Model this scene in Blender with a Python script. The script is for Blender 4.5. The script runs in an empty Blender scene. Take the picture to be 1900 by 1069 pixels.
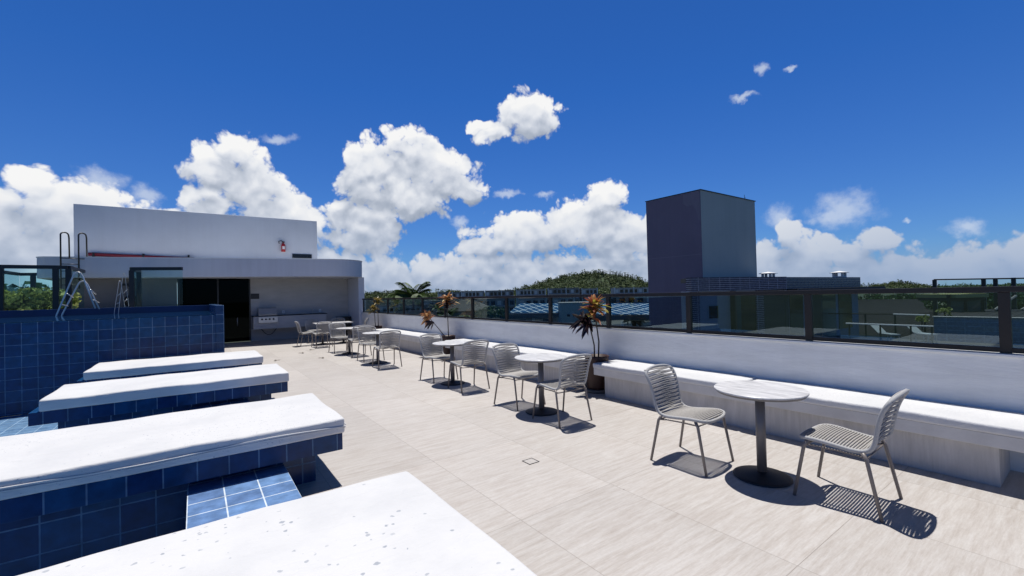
import bpy, bmesh, math, random
from mathutils import Vector, Matrix
rad = math.radians
SC = bpy.context.scene
COL = SC.collection

# ------------------------------------------------------------------ camera
cam = bpy.data.objects.new('camera', bpy.data.cameras.new('camera'))
COL.objects.link(cam)
cam.data.sensor_width = 36.0
cam.data.lens = 15.42
cam.data.clip_start = 0.05
cam.data.clip_end = 6000
Fv = Vector((0.586, 0.810, 0.0137)).normalized()
Rv = Vector((0.8099, -0.5850, -0.0246))
Rv = (Rv - Fv * Rv.dot(Fv)).normalized()
Uv = Rv.cross(Fv)
M = Matrix((Rv, Uv, -Fv)).transposed().to_4x4()
M.translation = Vector((0, 0, 1.6))
cam.matrix_world = M
SC.camera = cam

# ------------------------------------------------------------------ exposure, sun
SC.view_settings.view_transform = 'Standard'
SC.view_settings.look = 'None'
SC.view_settings.exposure = 0.0
SC.view_settings.gamma = 1.0
try:
    SC.cycles.transparent_max_bounces = 16
    SC.cycles.max_bounces = 8
except Exception:
    pass
SUN_TO = Vector((0.13, 0.17, 1.0)).normalized()          # towards the sun
sun = bpy.data.objects.new('sun', bpy.data.lights.new('sun', 'SUN'))
COL.objects.link(sun)
sun.data.energy = 5.0
sun.data.angle = rad(0.5)
sun.data.color = (1.0, 0.965, 0.91)
sun.rotation_euler = SUN_TO.to_track_quat('Z', 'Y').to_euler()
SUN_EL = math.asin(SUN_TO.z)
SUN_AZ = math.atan2(SUN_TO.x, SUN_TO.y)

# ------------------------------------------------------------------ node helpers
class NT:
    def __init__(s, nt):
        s.nt = nt
    def n(s, typ, **kw):
        nd = s.nt.nodes.new(typ)
        for k, v in kw.items():
            if k == 'ins':
                for i, val in v.items():
                    s.set(nd, i, val)
            else:
                setattr(nd, k, v)
        return nd
    def set(s, nd, i, val):
        if isinstance(val, bpy.types.NodeSocket):
            s.nt.links.new(val, nd.inputs[i])
        else:
            nd.inputs[i].default_value = val
    def m(s, op, a, b=0.0, c=None, clamp=False):
        nd = s.nt.nodes.new('ShaderNodeMath')
        nd.operation = op
        nd.use_clamp = clamp
        s.set(nd, 0, a); s.set(nd, 1, b)
        if c is not None:
            s.set(nd, 2, c)
        return nd.outputs[0]
    def v(s, op, a, b=None, scale=None):
        nd = s.nt.nodes.new('ShaderNodeVectorMath')
        nd.operation = op
        s.set(nd, 0, a)
        if b is not None:
            s.set(nd, 1, b)
        if scale is not None:
            s.set(nd, 3, scale)
        return nd.outputs['Value'] if op in ('LENGTH', 'DOT_PRODUCT', 'DISTANCE') else nd.outputs['Vector']
    def ramp(s, fac, stops, interp='LINEAR'):
        nd = s.nt.nodes.new('ShaderNodeValToRGB')
        nd.color_ramp.interpolation = interp
        el = nd.color_ramp.elements
        while len(el) < len(stops):
            el.new(0.5)
        for e, (p, c) in zip(el, stops):
            e.position = p
            e.color = (c[0], c[1], c[2], 1) if isinstance(c, (tuple, list)) else (c, c, c, 1)
        s.set(nd, 0, fac)
        return nd.outputs['Color']
    def mix(s, fac, a, b, blend='MIX'):
        nd = s.nt.nodes.new('ShaderNodeMix')
        nd.data_type = 'RGBA'
        nd.blend_type = blend
        s.set(nd, 0, fac)
        for i, val in ((6, a), (7, b)):
            if isinstance(val, (tuple, list)):
                val = (val[0], val[1], val[2], 1)
            s.set(nd, i, val)
        return nd.outputs[2]
    def noise(s, vec, scale, detail=4.0, rough=0.55, dist=0.0):
        nd = s.nt.nodes.new('ShaderNodeTexNoise')
        if vec is not None:
            s.set(nd, 'Vector', vec)
        nd.inputs['Scale'].default_value = scale
        nd.inputs['Detail'].default_value = detail
        nd.inputs['Roughness'].default_value = rough
        nd.inputs['Distortion'].default_value = dist
        return nd

# ------------------------------------------------------------------ world: Nishita sky with cumulus
world = bpy.data.worlds.new('World')
SC.world = world
world.use_nodes = True
W = NT(world.node_tree)
world.node_tree.nodes.clear()
BLOBS = [(-0.203,0.183,0.036,0.036),(-0.225,0.135,0.060,0.052),(-0.15,0.150,0.085,0.056),(-0.226,0.075,0.110,0.060),(-0.175,0.105,0.10,0.060),(-0.05,0.13,0.09,0.05),
 (0.065,0.286,0.044,0.044),(0.028,0.250,0.055,0.044),(0.098,0.232,0.080,0.070),(0.125,0.180,0.085,0.075),(0.018,0.180,0.060,0.042),(0.185,0.155,0.06,0.06),
 (0.397,0.330,0.070,0.052),(0.330,0.288,0.085,0.058),(0.449,0.269,0.135,0.066),(0.372,0.212,0.130,0.070),(0.530,0.244,0.070,0.038),(0.300,0.145,0.10,0.065),(0.265,0.175,0.048,0.048),(0.278,0.298,0.034,0.032),(0.325,0.205,0.085,0.065),(0.285,0.245,0.050,0.050),
 (0.679,0.386,0.092,0.054),(0.591,0.344,0.062,0.026),(0.561,0.367,0.044,0.015),
 (0.835,0.213,0.052,0.042),(0.794,0.160,0.125,0.070),(0.641,0.132,0.155,0.060),(0.881,0.120,0.12,0.070),(0.566,0.035,0.38,0.074),(0.833,0.030,0.34,0.088),(0.263,0.040,0.20,0.090),(0.55,0.10,0.06,0.03),
 (1.195,0.095,0.038,0.036),(1.239,0.066,0.10,0.042),(1.317,0.080,0.045,0.026),(1.337,-0.005,0.30,0.078),(1.50,0.010,0.16,0.070),(1.132,0.030,0.15,0.080),(-0.15,0.03,0.2,0.07)]
WISPS = [(-0.065,0.188,0.026,0.024),(1.435,0.084,0.032,0.022),(0.507,0.168,0.028,0.018),(1.277,0.143,0.060,0.046),(1.255,0.130,0.03,0.02),(-0.124,0.207,0.044,0.024),(0.14,0.317,0.039,0.014),(1.152,0.408,0.012,0.013),(1.12,0.363,0.029,0.008),(0.625,0.223,0.037,0.012),(0.71,0.22,0.029,0.01),(1.356,0.113,0.011,0.006),(1.199,0.398,0.014,0.006),(1.176,0.139,0.036,0.031)]

tc = W.n('ShaderNodeTexCoord')
dirv = W.v('NORMALIZE', tc.outputs['Generated'])
sep = W.n('ShaderNodeSeparateXYZ', ins={0: dirv})
az = W.m('ARCTAN2', sep.outputs[0], sep.outputs[1])
el = W.m('ARCSINE', sep.outputs[2])
uv = W.n('ShaderNodeCombineXYZ', ins={0: az, 1: el, 2: 0.0}).outputs[0]

def blob_field(uvs, blobs, k=0.25):
    acc = None
    for (cx, cy, rx, ry) in blobs:
        p = W.n('ShaderNodeVectorMath', operation='MULTIPLY_ADD')
        W.set(p, 0, uvs)
        p.inputs[1].default_value = (1 / rx, 1 / ry, 0)
        p.inputs[2].default_value = (-cx / rx, -cy / ry, 0)
        L = W.v('LENGTH', p.outputs[0])
        mm = W.m('SUBTRACT', 1.0, L)
        acc = mm if acc is None else W.m('SMOOTH_MAX', acc, mm, k)
    return acc

def puffs(vec, scale, detail, rough, smooth):
    vo = W.n('ShaderNodeTexVoronoi', feature='SMOOTH_F1')
    W.set(vo, 'Vector', vec)
    vo.inputs['Scale'].default_value = scale
    vo.inputs['Detail'].default_value = detail
    vo.inputs['Roughness'].default_value = rough
    vo.inputs['Lacunarity'].default_value = 2.3
    vo.inputs['Smoothness'].default_value = smooth
    return W.m('SUBTRACT', 0.45, vo.outputs['Distance'])
def cloud_base(off):
    u0 = W.v('ADD', uv, (0, off, 0)) if off else uv
    w1 = W.noise(u0, 8.0, 4.0, 0.55)
    wv = W.v('SCALE', W.v('SUBTRACT', w1.outputs['Color'], (0.5, 0.5, 0.5)), scale=0.075)
    f = blob_field(W.v('ADD', u0, wv), BLOBS)
    return u0, W.v('ADD', u0, W.v('SCALE', wv, scale=0.6)), W.m('MINIMUM', W.m('MULTIPLY_ADD', f, 1.35, 0.12), 0.80)
def shade_field(b):
    return W.m('MULTIPLY_ADD', puffs(b[1], 20.0, 1.3, 0.42, 0.6), 0.75, b[2])
b0 = cloud_base(0.0)
d0 = W.m('MULTIPLY_ADD', puffs(b0[1], 27.0, 2.6, 0.55, 0.30), 0.62, b0[2])
d0 = W.m('MULTIPLY_ADD', W.m('SUBTRACT', W.noise(b0[0], 24.0, 6.0, 0.62).outputs['Fac'], 0.5), 0.50, d0)
s0 = shade_field(b0)
s1 = shade_field(cloud_base(0.014))
s2 = shade_field(cloud_base(0.055))
edge = W.n('ShaderNodeMapRange', interpolation_type='SMOOTHSTEP', ins={0: d0, 1: -0.05, 2: 0.24, 3: 0.0, 4: 1.0}).outputs[0]
g1 = W.m('SUBTRACT', s0, s1)
g2 = W.m('SUBTRACT', s0, s2)
fine = W.m('SUBTRACT', d0, s0)
lit = W.m('MULTIPLY_ADD', g1, 0.62, 0.50)
lit = W.m('MULTIPLY_ADD', g2, 0.36, lit)
lit = W.m('MULTIPLY_ADD', fine, 0.30, lit, clamp=True)
ccol = W.ramp(lit, [(0.0, (0.33, 0.39, 0.50)), (0.28, (0.46, 0.52, 0.63)), (0.48, (0.66, 0.71, 0.81)), (0.68, (0.88, 0.91, 0.97)), (0.95, (1.05, 1.05, 1.05))])
# far banks lose contrast and turn blue towards the horizon
airf = W.n('ShaderNodeMapRange', ins={0: el, 1: 0.0, 2: 0.19, 3: 0.62, 4: 0.0}).outputs[0]
airf = W.m('ADD', airf, W.n('ShaderNodeMapRange', ins={0: az, 1: 0.95, 2: 1.35, 3: 0.0, 4: 0.28}).outputs[0], clamp=True)
ccol = W.mix(airf, ccol, (0.30, 0.42, 0.64))
wn = W.noise(uv, 16.0, 5.0, 0.6)
wu = W.v('ADD', uv, W.v('SCALE', W.v('SUBTRACT', wn.outputs['Color'], (0.5, 0.5, 0.5)), scale=0.06))
wf = W.m('MULTIPLY_ADD', W.m('SUBTRACT', W.noise(uv, 30.0, 5.0, 0.6).outputs['Fac'], 0.5), 1.1, blob_field(wu, WISPS))
wal = W.n('ShaderNodeMapRange', interpolation_type='SMOOTHSTEP', ins={0: wf, 1: 0.0, 2: 0.85, 3: 0.0, 4: 0.66}).outputs[0]
sky = W.n('ShaderNodeTexSky')
sky.sky_type = 'NISHITA'
sky.sun_disc = False
sky.sun_elevation = SUN_EL
sky.sun_rotation = SUN_AZ
sky.altitude = 0.0
sky.air_density = 1.0
sky.dust_density = 0.0
sky.ozone_density = 6.0
SKY_TINT = W.ramp(el, [(0.0, (0.46, 0.62, 1.10)), (0.07, (0.42, 0.70, 1.16)), (0.28, (0.32, 0.68, 1.22)), (0.42, (0.25, 0.66, 1.24)), (0.62, (0.24, 0.64, 1.20)), (0.74, (0.19, 0.28, 0.38)), (1.0, (0.16, 0.18, 0.20))])  # unseen sky overhead is darkened to cut the fill light in shadows
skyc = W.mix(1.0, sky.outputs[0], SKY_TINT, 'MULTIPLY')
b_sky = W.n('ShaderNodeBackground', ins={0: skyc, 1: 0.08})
b_cld = W.n('ShaderNodeBackground', ins={0: ccol, 1: 0.88})
b_wsp = W.n('ShaderNodeBackground', ins={0: (0.72, 0.80, 0.93, 1), 1: 0.9})
mx0 = W.n('ShaderNodeMixShader', ins={0: wal, 1: b_sky.outputs[0], 2: b_wsp.outputs[0]})
mx1 = W.n('ShaderNodeMixShader', ins={0: edge, 1: mx0.outputs[0], 2: b_cld.outputs[0]})
# no clouds are worked out overhead, below the horizon or behind
band = W.m('MULTIPLY', W.m('MULTIPLY', W.m('GREATER_THAN', el, -0.015), W.m('LESS_THAN', el, 0.47)), W.m('MULTIPLY', W.m('GREATER_THAN', az, -0.45), W.m('LESS_THAN', az, 1.72)))
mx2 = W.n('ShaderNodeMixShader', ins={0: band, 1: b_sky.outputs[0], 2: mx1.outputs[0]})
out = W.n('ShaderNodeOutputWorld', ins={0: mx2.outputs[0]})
world.cycles.sampling_method = 'MANUAL'
world.cycles.sample_map_resolution = 512

# ------------------------------------------------------------------ materials
MATS = {}
def mat(name, base=(0.5, 0.5, 0.5), rough=0.6, metal=0.0, spec=0.5, var=0.0, vscale=3.0, bump=0.0, bscale=40.0, stretch=None, coat=0.0, streak=0.0, sfreq=4.0):
    if name in MATS:
        return MATS[name]
    m = bpy.data.materials.new(name)
    m.use_nodes = True
    T = NT(m.node_tree)
    bs = m.node_tree.nodes['Principled BSDF']
    bs.inputs['Base Color'].default_value = (*base, 1)
    bs.inputs['Roughness'].default_value = rough
    bs.inputs['Metallic'].default_value = metal
    bs.inputs['Specular IOR Level'].default_value = spec
    bs.inputs['Coat Weight'].default_value = coat
    co = T.n('ShaderNodeTexCoord').outputs['Object']
    if stretch:
        co = T.v('MULTIPLY', co, stretch)
    if var:
        nz = T.noise(co, vscale, 6.0, 0.6)
        f = T.n('ShaderNodeMapRange', ins={0: nz.outputs['Fac'], 1: 0.3, 2: 0.7, 3: 1 - var, 4: 1 + var}).outputs[0]
        c = T.mix(1.0, base, T.n('ShaderNodeCombineColor', ins={0: f, 1: f, 2: f}).outputs[0], 'MULTIPLY')
        T.set(bs, 'Base Color', c)
    if streak:
        st = T.noise(T.v('MULTIPLY', T.n('ShaderNodeTexCoord').outputs['Object'], (sfreq, sfreq, sfreq * 0.035)), 1.0, 6.0, 0.7)
        pa = T.noise(T.n('ShaderNodeTexCoord').outputs['Object'], sfreq * 0.12, 3.0, 0.5)
        sf = T.n('ShaderNodeMapRange', ins={0: T.m('MULTIPLY', st.outputs['Fac'], T.m('MULTIPLY_ADD', pa.outputs['Fac'], 0.9, 0.55)), 1: 0.46, 2: 0.72, 3: 0.0, 4: streak}).outputs[0]
        src = bs.inputs['Base Color'].links[0].from_socket if bs.inputs['Base Color'].links else base
        T.set(bs, 'Base Color', T.mix(sf, src, (base[0] * 0.55, base[1] * 0.54, base[2] * 0.52)))
    if bump:
        nb = T.noise(co, bscale, 5.0, 0.6)
        bp = T.n('ShaderNodeBump', ins={'Strength': bump, 'Distance': 0.01, 'Height': nb.outputs['Fac']})
        T.set(bs, 'Normal', bp.outputs[0])
    MATS[name] = m
    return m

def tile_mat(name, c1, c2, grout, w, h, mortar=0.005, offset=0.0, rough=0.26, bump=0.35, spec=0.28, uvoff=(0, 0, 0)):
    m = bpy.data.materials.new(name)
    m.use_nodes = True
    T = NT(m.node_tree)
    bs = m.node_tree.nodes['Principled BSDF']
    uvn = T.v('ADD', T.n('ShaderNodeTexCoord').outputs['UV'], uvoff)
    br = T.n('ShaderNodeTexBrick')
    br.offset = offset
    br.squash = 1.0
    T.set(br, 'Vector', uvn)
    br.inputs['Color1'].default_value = (*c1, 1)
    br.inputs['Color2'].default_value = (*c2, 1)
    br.inputs['Mortar'].default_value = (*grout, 1)
    br.inputs['Scale'].default_value = 1.0
    br.inputs['Mortar Size'].default_value = mortar
    br.inputs['Mortar Smooth'].default_value = 0.15
    br.inputs['Bias'].default_value = 0.0
    br.inputs['Brick Width'].default_value = w
    br.inputs['Row Height'].default_value = h
    nz = T.noise(uvn, 9.0, 5.0, 0.6)
    f = T.n('ShaderNodeMapRange', ins={0: nz.outputs['Fac'], 1: 0.3, 2: 0.7, 3: 0.70, 4: 1.30}).outputs[0]
    c = T.mix(1.0, br.outputs['Color'], T.n('ShaderNodeCombineColor', ins={0: f, 1: f, 2: f}).outputs[0], 'MULTIPLY')
    T.set(bs, 'Base Color', c)
    rg = T.m('MULTIPLY_ADD', br.outputs['Fac'], 0.5, rough)
    T.set(bs, 'Roughness', rg)
    bs.inputs['Specular IOR Level'].default_value = spec
    hgt = T.m('MULTIPLY_ADD', br.outputs['Fac'], -1.0, T.m('MULTIPLY', T.noise(uvn, 14.0, 3.0, 0.5).outputs['Fac'], 0.6))
    bp = T.n('ShaderNodeBump', ins={'Strength': bump, 'Distance': 0.004, 'Height': hgt})
    T.set(bs, 'Normal', bp.outputs[0])
    MATS[name] = m
    return m

def glass_mat(name, tint, rough=0.0, ior=1.5, refl=1.0):
    m = bpy.data.materials.new(name)
    m.use_nodes = True
    T = NT(m.node_tree)
    m.node_tree.nodes.clear()
    tr = T.n('ShaderNodeBsdfTransparent', ins={0: (*tint, 1)})
    gl = T.n('ShaderNodeBsdfGlossy', ins={0: (0.72, 0.93, 0.96, 1), 1: rough})
    fr = T.n('ShaderNodeFresnel', ins={0: ior})
    bf = T.n('ShaderNodeNewGeometry').outputs['Backfacing']
    f = T.m('MULTIPLY', T.m('MULTIPLY', fr.outputs[0], refl), T.m('SUBTRACT', 1.0, bf), clamp=True)
    mx = T.n('ShaderNodeMixShader', ins={0: f, 1: tr.outputs[0], 2: gl.outputs[0]})
    T.n('ShaderNodeOutputMaterial', ins={0: mx.outputs[0]})
    MATS[name] = m
    return m

NAVY1, NAVY2, GROUT = (0.003, 0.028, 0.105), (0.007, 0.056, 0.150), (0.11, 0.18, 0.28)
M_tile = tile_mat('navy_glazed_tile', NAVY1, NAVY2, GROUT, 0.198, 0.198, uvoff=(0.098, 0.072, 0))
M_bed_tile = tile_mat('navy_bed_tile', NAVY1, NAVY2, GROUT, 0.198, 0.198, uvoff=(0.052, 0.03, 0))
M_slab_tile = tile_mat('navy_slab_tile', NAVY1, NAVY2, GROUT, 0.198, 1.0, uvoff=(0.0, 0.5, 0), bump=0.25)
M_step_tile = tile_mat('sunlit_step_tile', (0.115, 0.20, 0.39), (0.14, 0.25, 0.46), (0.55, 0.62, 0.70), 0.218, 0.20, uvoff=(0.06, 0.04, 0), mortar=0.005)  # same tile as the navy faces, its sunlit tone put into the colour
M_basin = tile_mat('pale_blue_basin_tile', (0.12, 0.23, 0.40), (0.15, 0.27, 0.44), (0.26, 0.38, 0.52), 0.198, 0.198)
M_lattice = tile_mat('grey_lattice_brick', (0.07, 0.062, 0.085), (0.09, 0.08, 0.10), (0.42, 0.39, 0.44), 0.62, 0.085, mortar=0.012, rough=0.7, bump=0.6)
M_navy_far = tile_mat('far_navy_tile', (0.012, 0.03, 0.075), (0.016, 0.04, 0.09), (0.04, 0.07, 0.12), 0.4, 0.13, mortar=0.012)
M_far_pool_tile = tile_mat('far_pool_tile', (0.11, 0.24, 0.36), (0.13, 0.27, 0.40), (0.18, 0.34, 0.46), 0.6, 0.2, mortar=0.02)
M_roof_tile = tile_mat('dark_roof_tile', (0.026, 0.024, 0.025), (0.036, 0.033, 0.034), (0.015, 0.014, 0.015), 0.5, 0.35, mortar=0.03, offset=0.5, rough=0.8)
M_solar = tile_mat('solar_panel', (0.03, 0.085, 0.16), (0.035, 0.10, 0.19), (0.55, 0.62, 0.68), 1.3, 2.2, mortar=0.10, rough=0.15)

def floor_mat():
    m = bpy.data.materials.new('travertine_porcelain')
    m.use_nodes = True
    T = NT(m.node_tree)
    bs = m.node_tree.nodes['Principled BSDF']
    co = T.n('ShaderNodeTexCoord').outputs['Object']
    br = T.n('ShaderNodeTexBrick')
    br.offset = 0.0
    sw = T.v('ADD', co, (0.02, 0.28, 0))
    T.set(br, 'Vector', sw)
    br.inputs['Color1'].default_value = (0.93, 0.93, 0.93, 1)
    br.inputs['Color2'].default_value = (1.05, 1.05, 1.05, 1)
    br.inputs['Mortar'].default_value = (0.62, 0.60, 0.58, 1)
    br.inputs['Scale'].default_value = 1.0
    br.inputs['Mortar Size'].default_value = 0.0022
    br.inputs['Mortar Smooth'].default_value = 0.2
    br.inputs['Brick Width'].default_value = 0.935
    br.inputs['Row Height'].default_value = 1.40
    # per-slab shift of the veining
    ix = T.m('FLOOR', T.m('DIVIDE', T.n('ShaderNodeSeparateXYZ', ins={0: sw}).outputs[0], 0.935))
    iy = T.m('FLOOR', T.m('DIVIDE', T.n('ShaderNodeSeparateXYZ', ins={0: sw}).outputs[1], 1.40))
    sh = T.m('MULTIPLY_ADD', ix, 7.13, T.m('MULTIPLY', iy, 3.71))
    co2 = T.v('ADD', co, T.n('ShaderNodeCombineXYZ', ins={0: sh, 1: 0.0, 2: sh}).outputs[0])
    wob = T.v('SCALE', T.v('SUBTRACT', T.noise(co2, 1.2, 3.0).outputs['Color'], (0.5, 0.5, 0.5)), scale=0.06)
    vein = T.v('MULTIPLY', T.v('ADD', co2, wob), (0.8, 9.0, 1.0))
    n1 = T.noise(vein, 3.6, 10.0, 0.76)
    n2 = T.noise(T.v('MULTIPLY', co2, (3.0, 26.0, 1.0)), 5.0, 5.0, 0.65)
    n3 = T.noise(co, 0.5, 4.0, 0.55)
    n4 = T.noise(co, 45.0, 3.0, 0.6)
    c = T.ramp(n1.outputs['Fac'], [(0.28, (0.365, 0.325, 0.290)), (0.45, (0.455, 0.420, 0.392)), (0.56, (0.500, 0.473, 0.450)), (0.74, (0.550, 0.528, 0.510))])
    c = T.mix(T.m('MULTIPLY', T.m('SUBTRACT', 0.62, n2.outputs['Fac'], clamp=True), 0.55), c, (0.27, 0.235, 0.21))
    f = T.m('ADD', T.m('MULTIPLY_ADD', n3.outputs['Fac'], 0.26, 0.79), T.m('MULTIPLY', n4.outputs['Fac'], 0.16))
    c = T.mix(1.0, c, T.n('ShaderNodeCombineColor', ins={0: f, 1: f, 2: f}).outputs[0], 'MULTIPLY')
    # pale scuffs and puddle rings
    sc = T.noise(co, 1.1, 7.0, 0.7)
    scf = T.n('ShaderNodeMapRange', ins={0: sc.outputs['Fac'], 1: 0.60, 2: 0.72, 3: 0.0, 4: 0.45}).outputs[0]
    c = T.mix(scf, c, (0.60, 0.58, 0.56))
    dk = T.noise(co, 0.8, 6.0, 0.65)
    dkf = T.n('ShaderNodeMapRange', ins={0: dk.outputs['Fac'], 1: 0.56, 2: 0.74, 3: 0.0, 4: 0.30}).outputs[0]
    c = T.mix(dkf, c, (0.30, 0.25, 0.215))
    sp = T.n('ShaderNodeTexVoronoi'); T.set(sp, 'Vector', co); sp.inputs['Scale'].default_value = 5.0
    sps = T.n('ShaderNodeSeparateColor', ins={0: sp.outputs['Color']})
    spf = T.m('MULTIPLY', T.m('LESS_THAN', sp.outputs['Distance'], T.m('MULTIPLY', sps.outputs[1], 0.05)), T.m('GREATER_THAN', sps.outputs[0], 0.72))
    c = T.mix(T.m('MULTIPLY', spf, 0.5), c, (0.12, 0.10, 0.09))
    c = T.mix(1.0, c, br.outputs['Color'], 'MULTIPLY')
    T.set(bs, 'Base Color', c)
    T.set(bs, 'Roughness', T.m('MULTIPLY_ADD', n1.outputs['Fac'], 0.25, 0.48))
    bs.inputs['Specular IOR Level'].default_value = 0.35
    h = T.m('MULTIPLY_ADD', br.outputs['Fac'], -1.0, T.m('MULTIPLY', n1.outputs['Fac'], 0.5))
    T.set(bs, 'Normal', T.n('ShaderNodeBump', ins={'Strength': 0.35, 'Distance': 0.003, 'Height': h}).outputs[0])
    MATS['floor'] = m
    return m
M_floor = floor_mat()

def cushion_mat(name, spots=0.0, sscale=26.0):
    m = bpy.data.materials.new(name)
    m.use_nodes = True
    T = NT(m.node_tree)
    bs = m.node_tree.nodes['Principled BSDF']
    co = T.n('ShaderNodeTexCoord').outputs['Object']
    n = T.noise(co, 2.2, 5.0, 0.6)
    c = T.ramp(n.outputs['Fac'], [(0.3, (0.555, 0.56, 0.575)), (0.6, (0.625, 0.625, 0.63))])
    if spots:
        vo = T.n('ShaderNodeTexVoronoi')
        T.set(vo, 'Vector', T.v('ADD', co, T.v('SCALE', T.noise(co, 30.0, 2.0).outputs['Color'], scale=0.03)))
        vo.inputs['Scale'].default_value = sscale
        vo.inputs['Randomness'].default_value = 1.0
        rnd = T.n('ShaderNodeSeparateColor', ins={0: vo.outputs['Color']})
        area = T.noise(co, 2.0, 2.0)
        sel = T.m('GREATER_THAN', T.m('ADD', rnd.outputs[0], T.m('MULTIPLY', T.m('SUBTRACT', area.outputs['Fac'], 0.5), 1.7)), 1.04 - spots)
        size = T.m('MULTIPLY_ADD', rnd.outputs[1], 0.32, 0.10)
        dot = T.n('ShaderNodeMapRange', interpolation_type='SMOOTHSTEP', ins={0: T.m('SUBTRACT', size, vo.outputs['Distance']), 1: -0.02, 2: 0.10, 3: 0.0, 4: 1.0}).outputs[0]
        fac = T.m('MULTIPLY', T.m('MULTIPLY', sel, dot), T.m('MULTIPLY_ADD', rnd.outputs[2], 0.5, 0.35))
        c = T.mix(fac, c, (0.28, 0.31, 0.36))
    T.set(bs, 'Base Color', c)
    bs.inputs['Roughness'].default_value = 0.75
    bs.inputs['Specular IOR Level'].default_value = 0.25
    hb = T.m('ADD', T.m('MULTIPLY', T.noise(co, 420.0, 2.0).outputs['Fac'], 0.15), T.m('ADD', T.m('MULTIPLY', T.noise(co, 5.0, 4.0, 0.5).outputs['Fac'], 2.5), T.m('MULTIPLY', T.noise(T.v('MULTIPLY', co, (1.0, 3.0, 3.0)), 3.0, 3.0, 0.5, 1.5).outputs['Fac'], 2.0)))
    T.set(bs, 'Normal', T.n('ShaderNodeBump', ins={'Strength': 0.6, 'Distance': 0.008, 'Height': hb}).outputs[0])
    MATS[name] = m
    return m
M_cushion = cushion_mat('white_outdoor_cushion')
M_cushion_spot = cushion_mat('spotted_white_cushion', 0.11, 32.0)
M_cushion_speck = cushion_mat('speckled_white_cushion', 0.20, 70.0)

M_parapet = mat('pale_textured_plaster', (0.80, 0.795, 0.785), 0.75, var=0.07, vscale=2.0, bump=0.5, bscale=7.0, stretch=(1, 1.0, 5.0), streak=0.12, sfreq=2.0)
M_coping = mat('white_coping', (0.78, 0.78, 0.77), 0.55, var=0.06)
M_bench = mat('bench_concrete', (0.52, 0.50, 0.485), 0.8, var=0.16, vscale=3.0, bump=0.3, bscale=25.0, stretch=(3.0, 3.0, 0.6), streak=0.5, sfreq=9.0)
M_bench_slab = mat('bench_slab_concrete', (0.60, 0.585, 0.57), 0.8, var=0.10, vscale=4.0, bump=0.2)
M_white = mat('white_render', (0.63, 0.665, 0.715), 0.8, var=0.05, vscale=1.0, bump=0.25, bscale=60.0, streak=0.10, sfreq=3.0)
M_fascia = mat('fascia_render', (0.60, 0.61, 0.665), 0.75, var=0.05, vscale=0.8, bump=0.15, bscale=50.0, streak=0.12, sfreq=4.0)
M_alcove = mat('grey_alcove_plaster', (0.44, 0.43, 0.425), 0.85, var=0.10, vscale=1.5, bump=0.4, bscale=18.0, stretch=(1, 1, 4))
M_pool_house_wall = mat('brown_grey_plaster', (0.20, 0.185, 0.185), 0.85, var=0.08, vscale=2.0)
M_dark_room = mat('dark_interior', (0.012, 0.012, 0.013), 0.8)
M_black = mat('black_painted_metal', (0.013, 0.0115, 0.012), 0.38, metal=0.0, spec=0.5)
M_bronze = mat('dark_bronze_rail', (0.022, 0.016, 0.014), 0.36, metal=0.15)
M_glass = glass_mat('tinted_glass', (0.64, 0.72, 0.74), refl=2.3)
M_glass_green = glass_mat('green_glass', (0.80, 0.93, 0.93), refl=0.6)
M_glass_dark = glass_mat('dark_door_glass', (0.05, 0.05, 0.055), ior=1.25, refl=0.35)
M_chrome = mat('chrome', (0.62, 0.62, 0.61), 0.28, metal=0.45)
M_steel = mat('brushed_steel', (0.48, 0.48, 0.49), 0.35, metal=0.7)
M_steel_panel = mat('grey_steel_panel', (0.30, 0.31, 0.33), 0.4, metal=0.3)
M_red = mat('red_paint', (0.42, 0.02, 0.025), 0.4)
M_red_dark = mat('dark_red_pipe', (0.22, 0.014, 0.025), 0.5)
M_rope = mat('grey_rope', (0.37, 0.355, 0.34), 0.85, var=0.15, vscale=60.0)
M_chair_frame = mat('grey_wrapped_tube', (0.38, 0.38, 0.385), 0.75, var=0.12, vscale=90.0)
M_leg = mat('taupe_metal', (0.20, 0.175, 0.165), 0.45, metal=0.1)
M_table_col = mat('grey_table_column', (0.17, 0.155, 0.15), 0.4, metal=0.2)
M_table_base = mat('black_table_base', (0.016, 0.016, 0.02), 0.5)
M_marble = mat('pale_stone_top', (0.60, 0.59, 0.585), 0.35, var=0.30, vscale=5.0, stretch=(5.0, 1, 1))
M_top_edge = mat('grey_top_edge', (0.18, 0.17, 0.165), 0.5)
M_pot = mat('rust_brown_pot', (0.036, 0.012, 0.009), 0.55, var=0.3, vscale=6.0)
M_saucer = mat('grey_saucer', (0.12, 0.11, 0.105), 0.7)
M_soil = mat('dark_soil', (0.02, 0.016, 0.012), 0.95, bump=0.8, bscale=60)
M_stem = mat('dark_stem', (0.055, 0.042, 0.034), 0.8)
M_water = mat('pool_water_surface', (0.010, 0.05, 0.13), 0.04, bump=0.12, bscale=5.0, spec=0.6)
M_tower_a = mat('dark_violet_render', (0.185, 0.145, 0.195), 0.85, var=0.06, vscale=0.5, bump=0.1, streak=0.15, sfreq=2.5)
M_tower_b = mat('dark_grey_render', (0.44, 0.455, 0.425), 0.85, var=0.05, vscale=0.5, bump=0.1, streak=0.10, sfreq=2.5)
M_dark_slab = mat('dark_overhang', (0.018, 0.018, 0.02), 0.7)
M_far_wall = mat('grey_blue_wall', (0.26, 0.29, 0.36), 0.8, var=0.05)
M_far_light = mat('pale_far_wall', (0.22, 0.27, 0.31), 0.8)
M_louvre = mat('brown_louvre', (0.055, 0.052, 0.045), 0.7, var=0.25, vscale=12.0, stretch=(0.2, 0.2, 3))
M_window = mat('dark_window', (0.010, 0.010, 0.012), 0.12)
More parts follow.
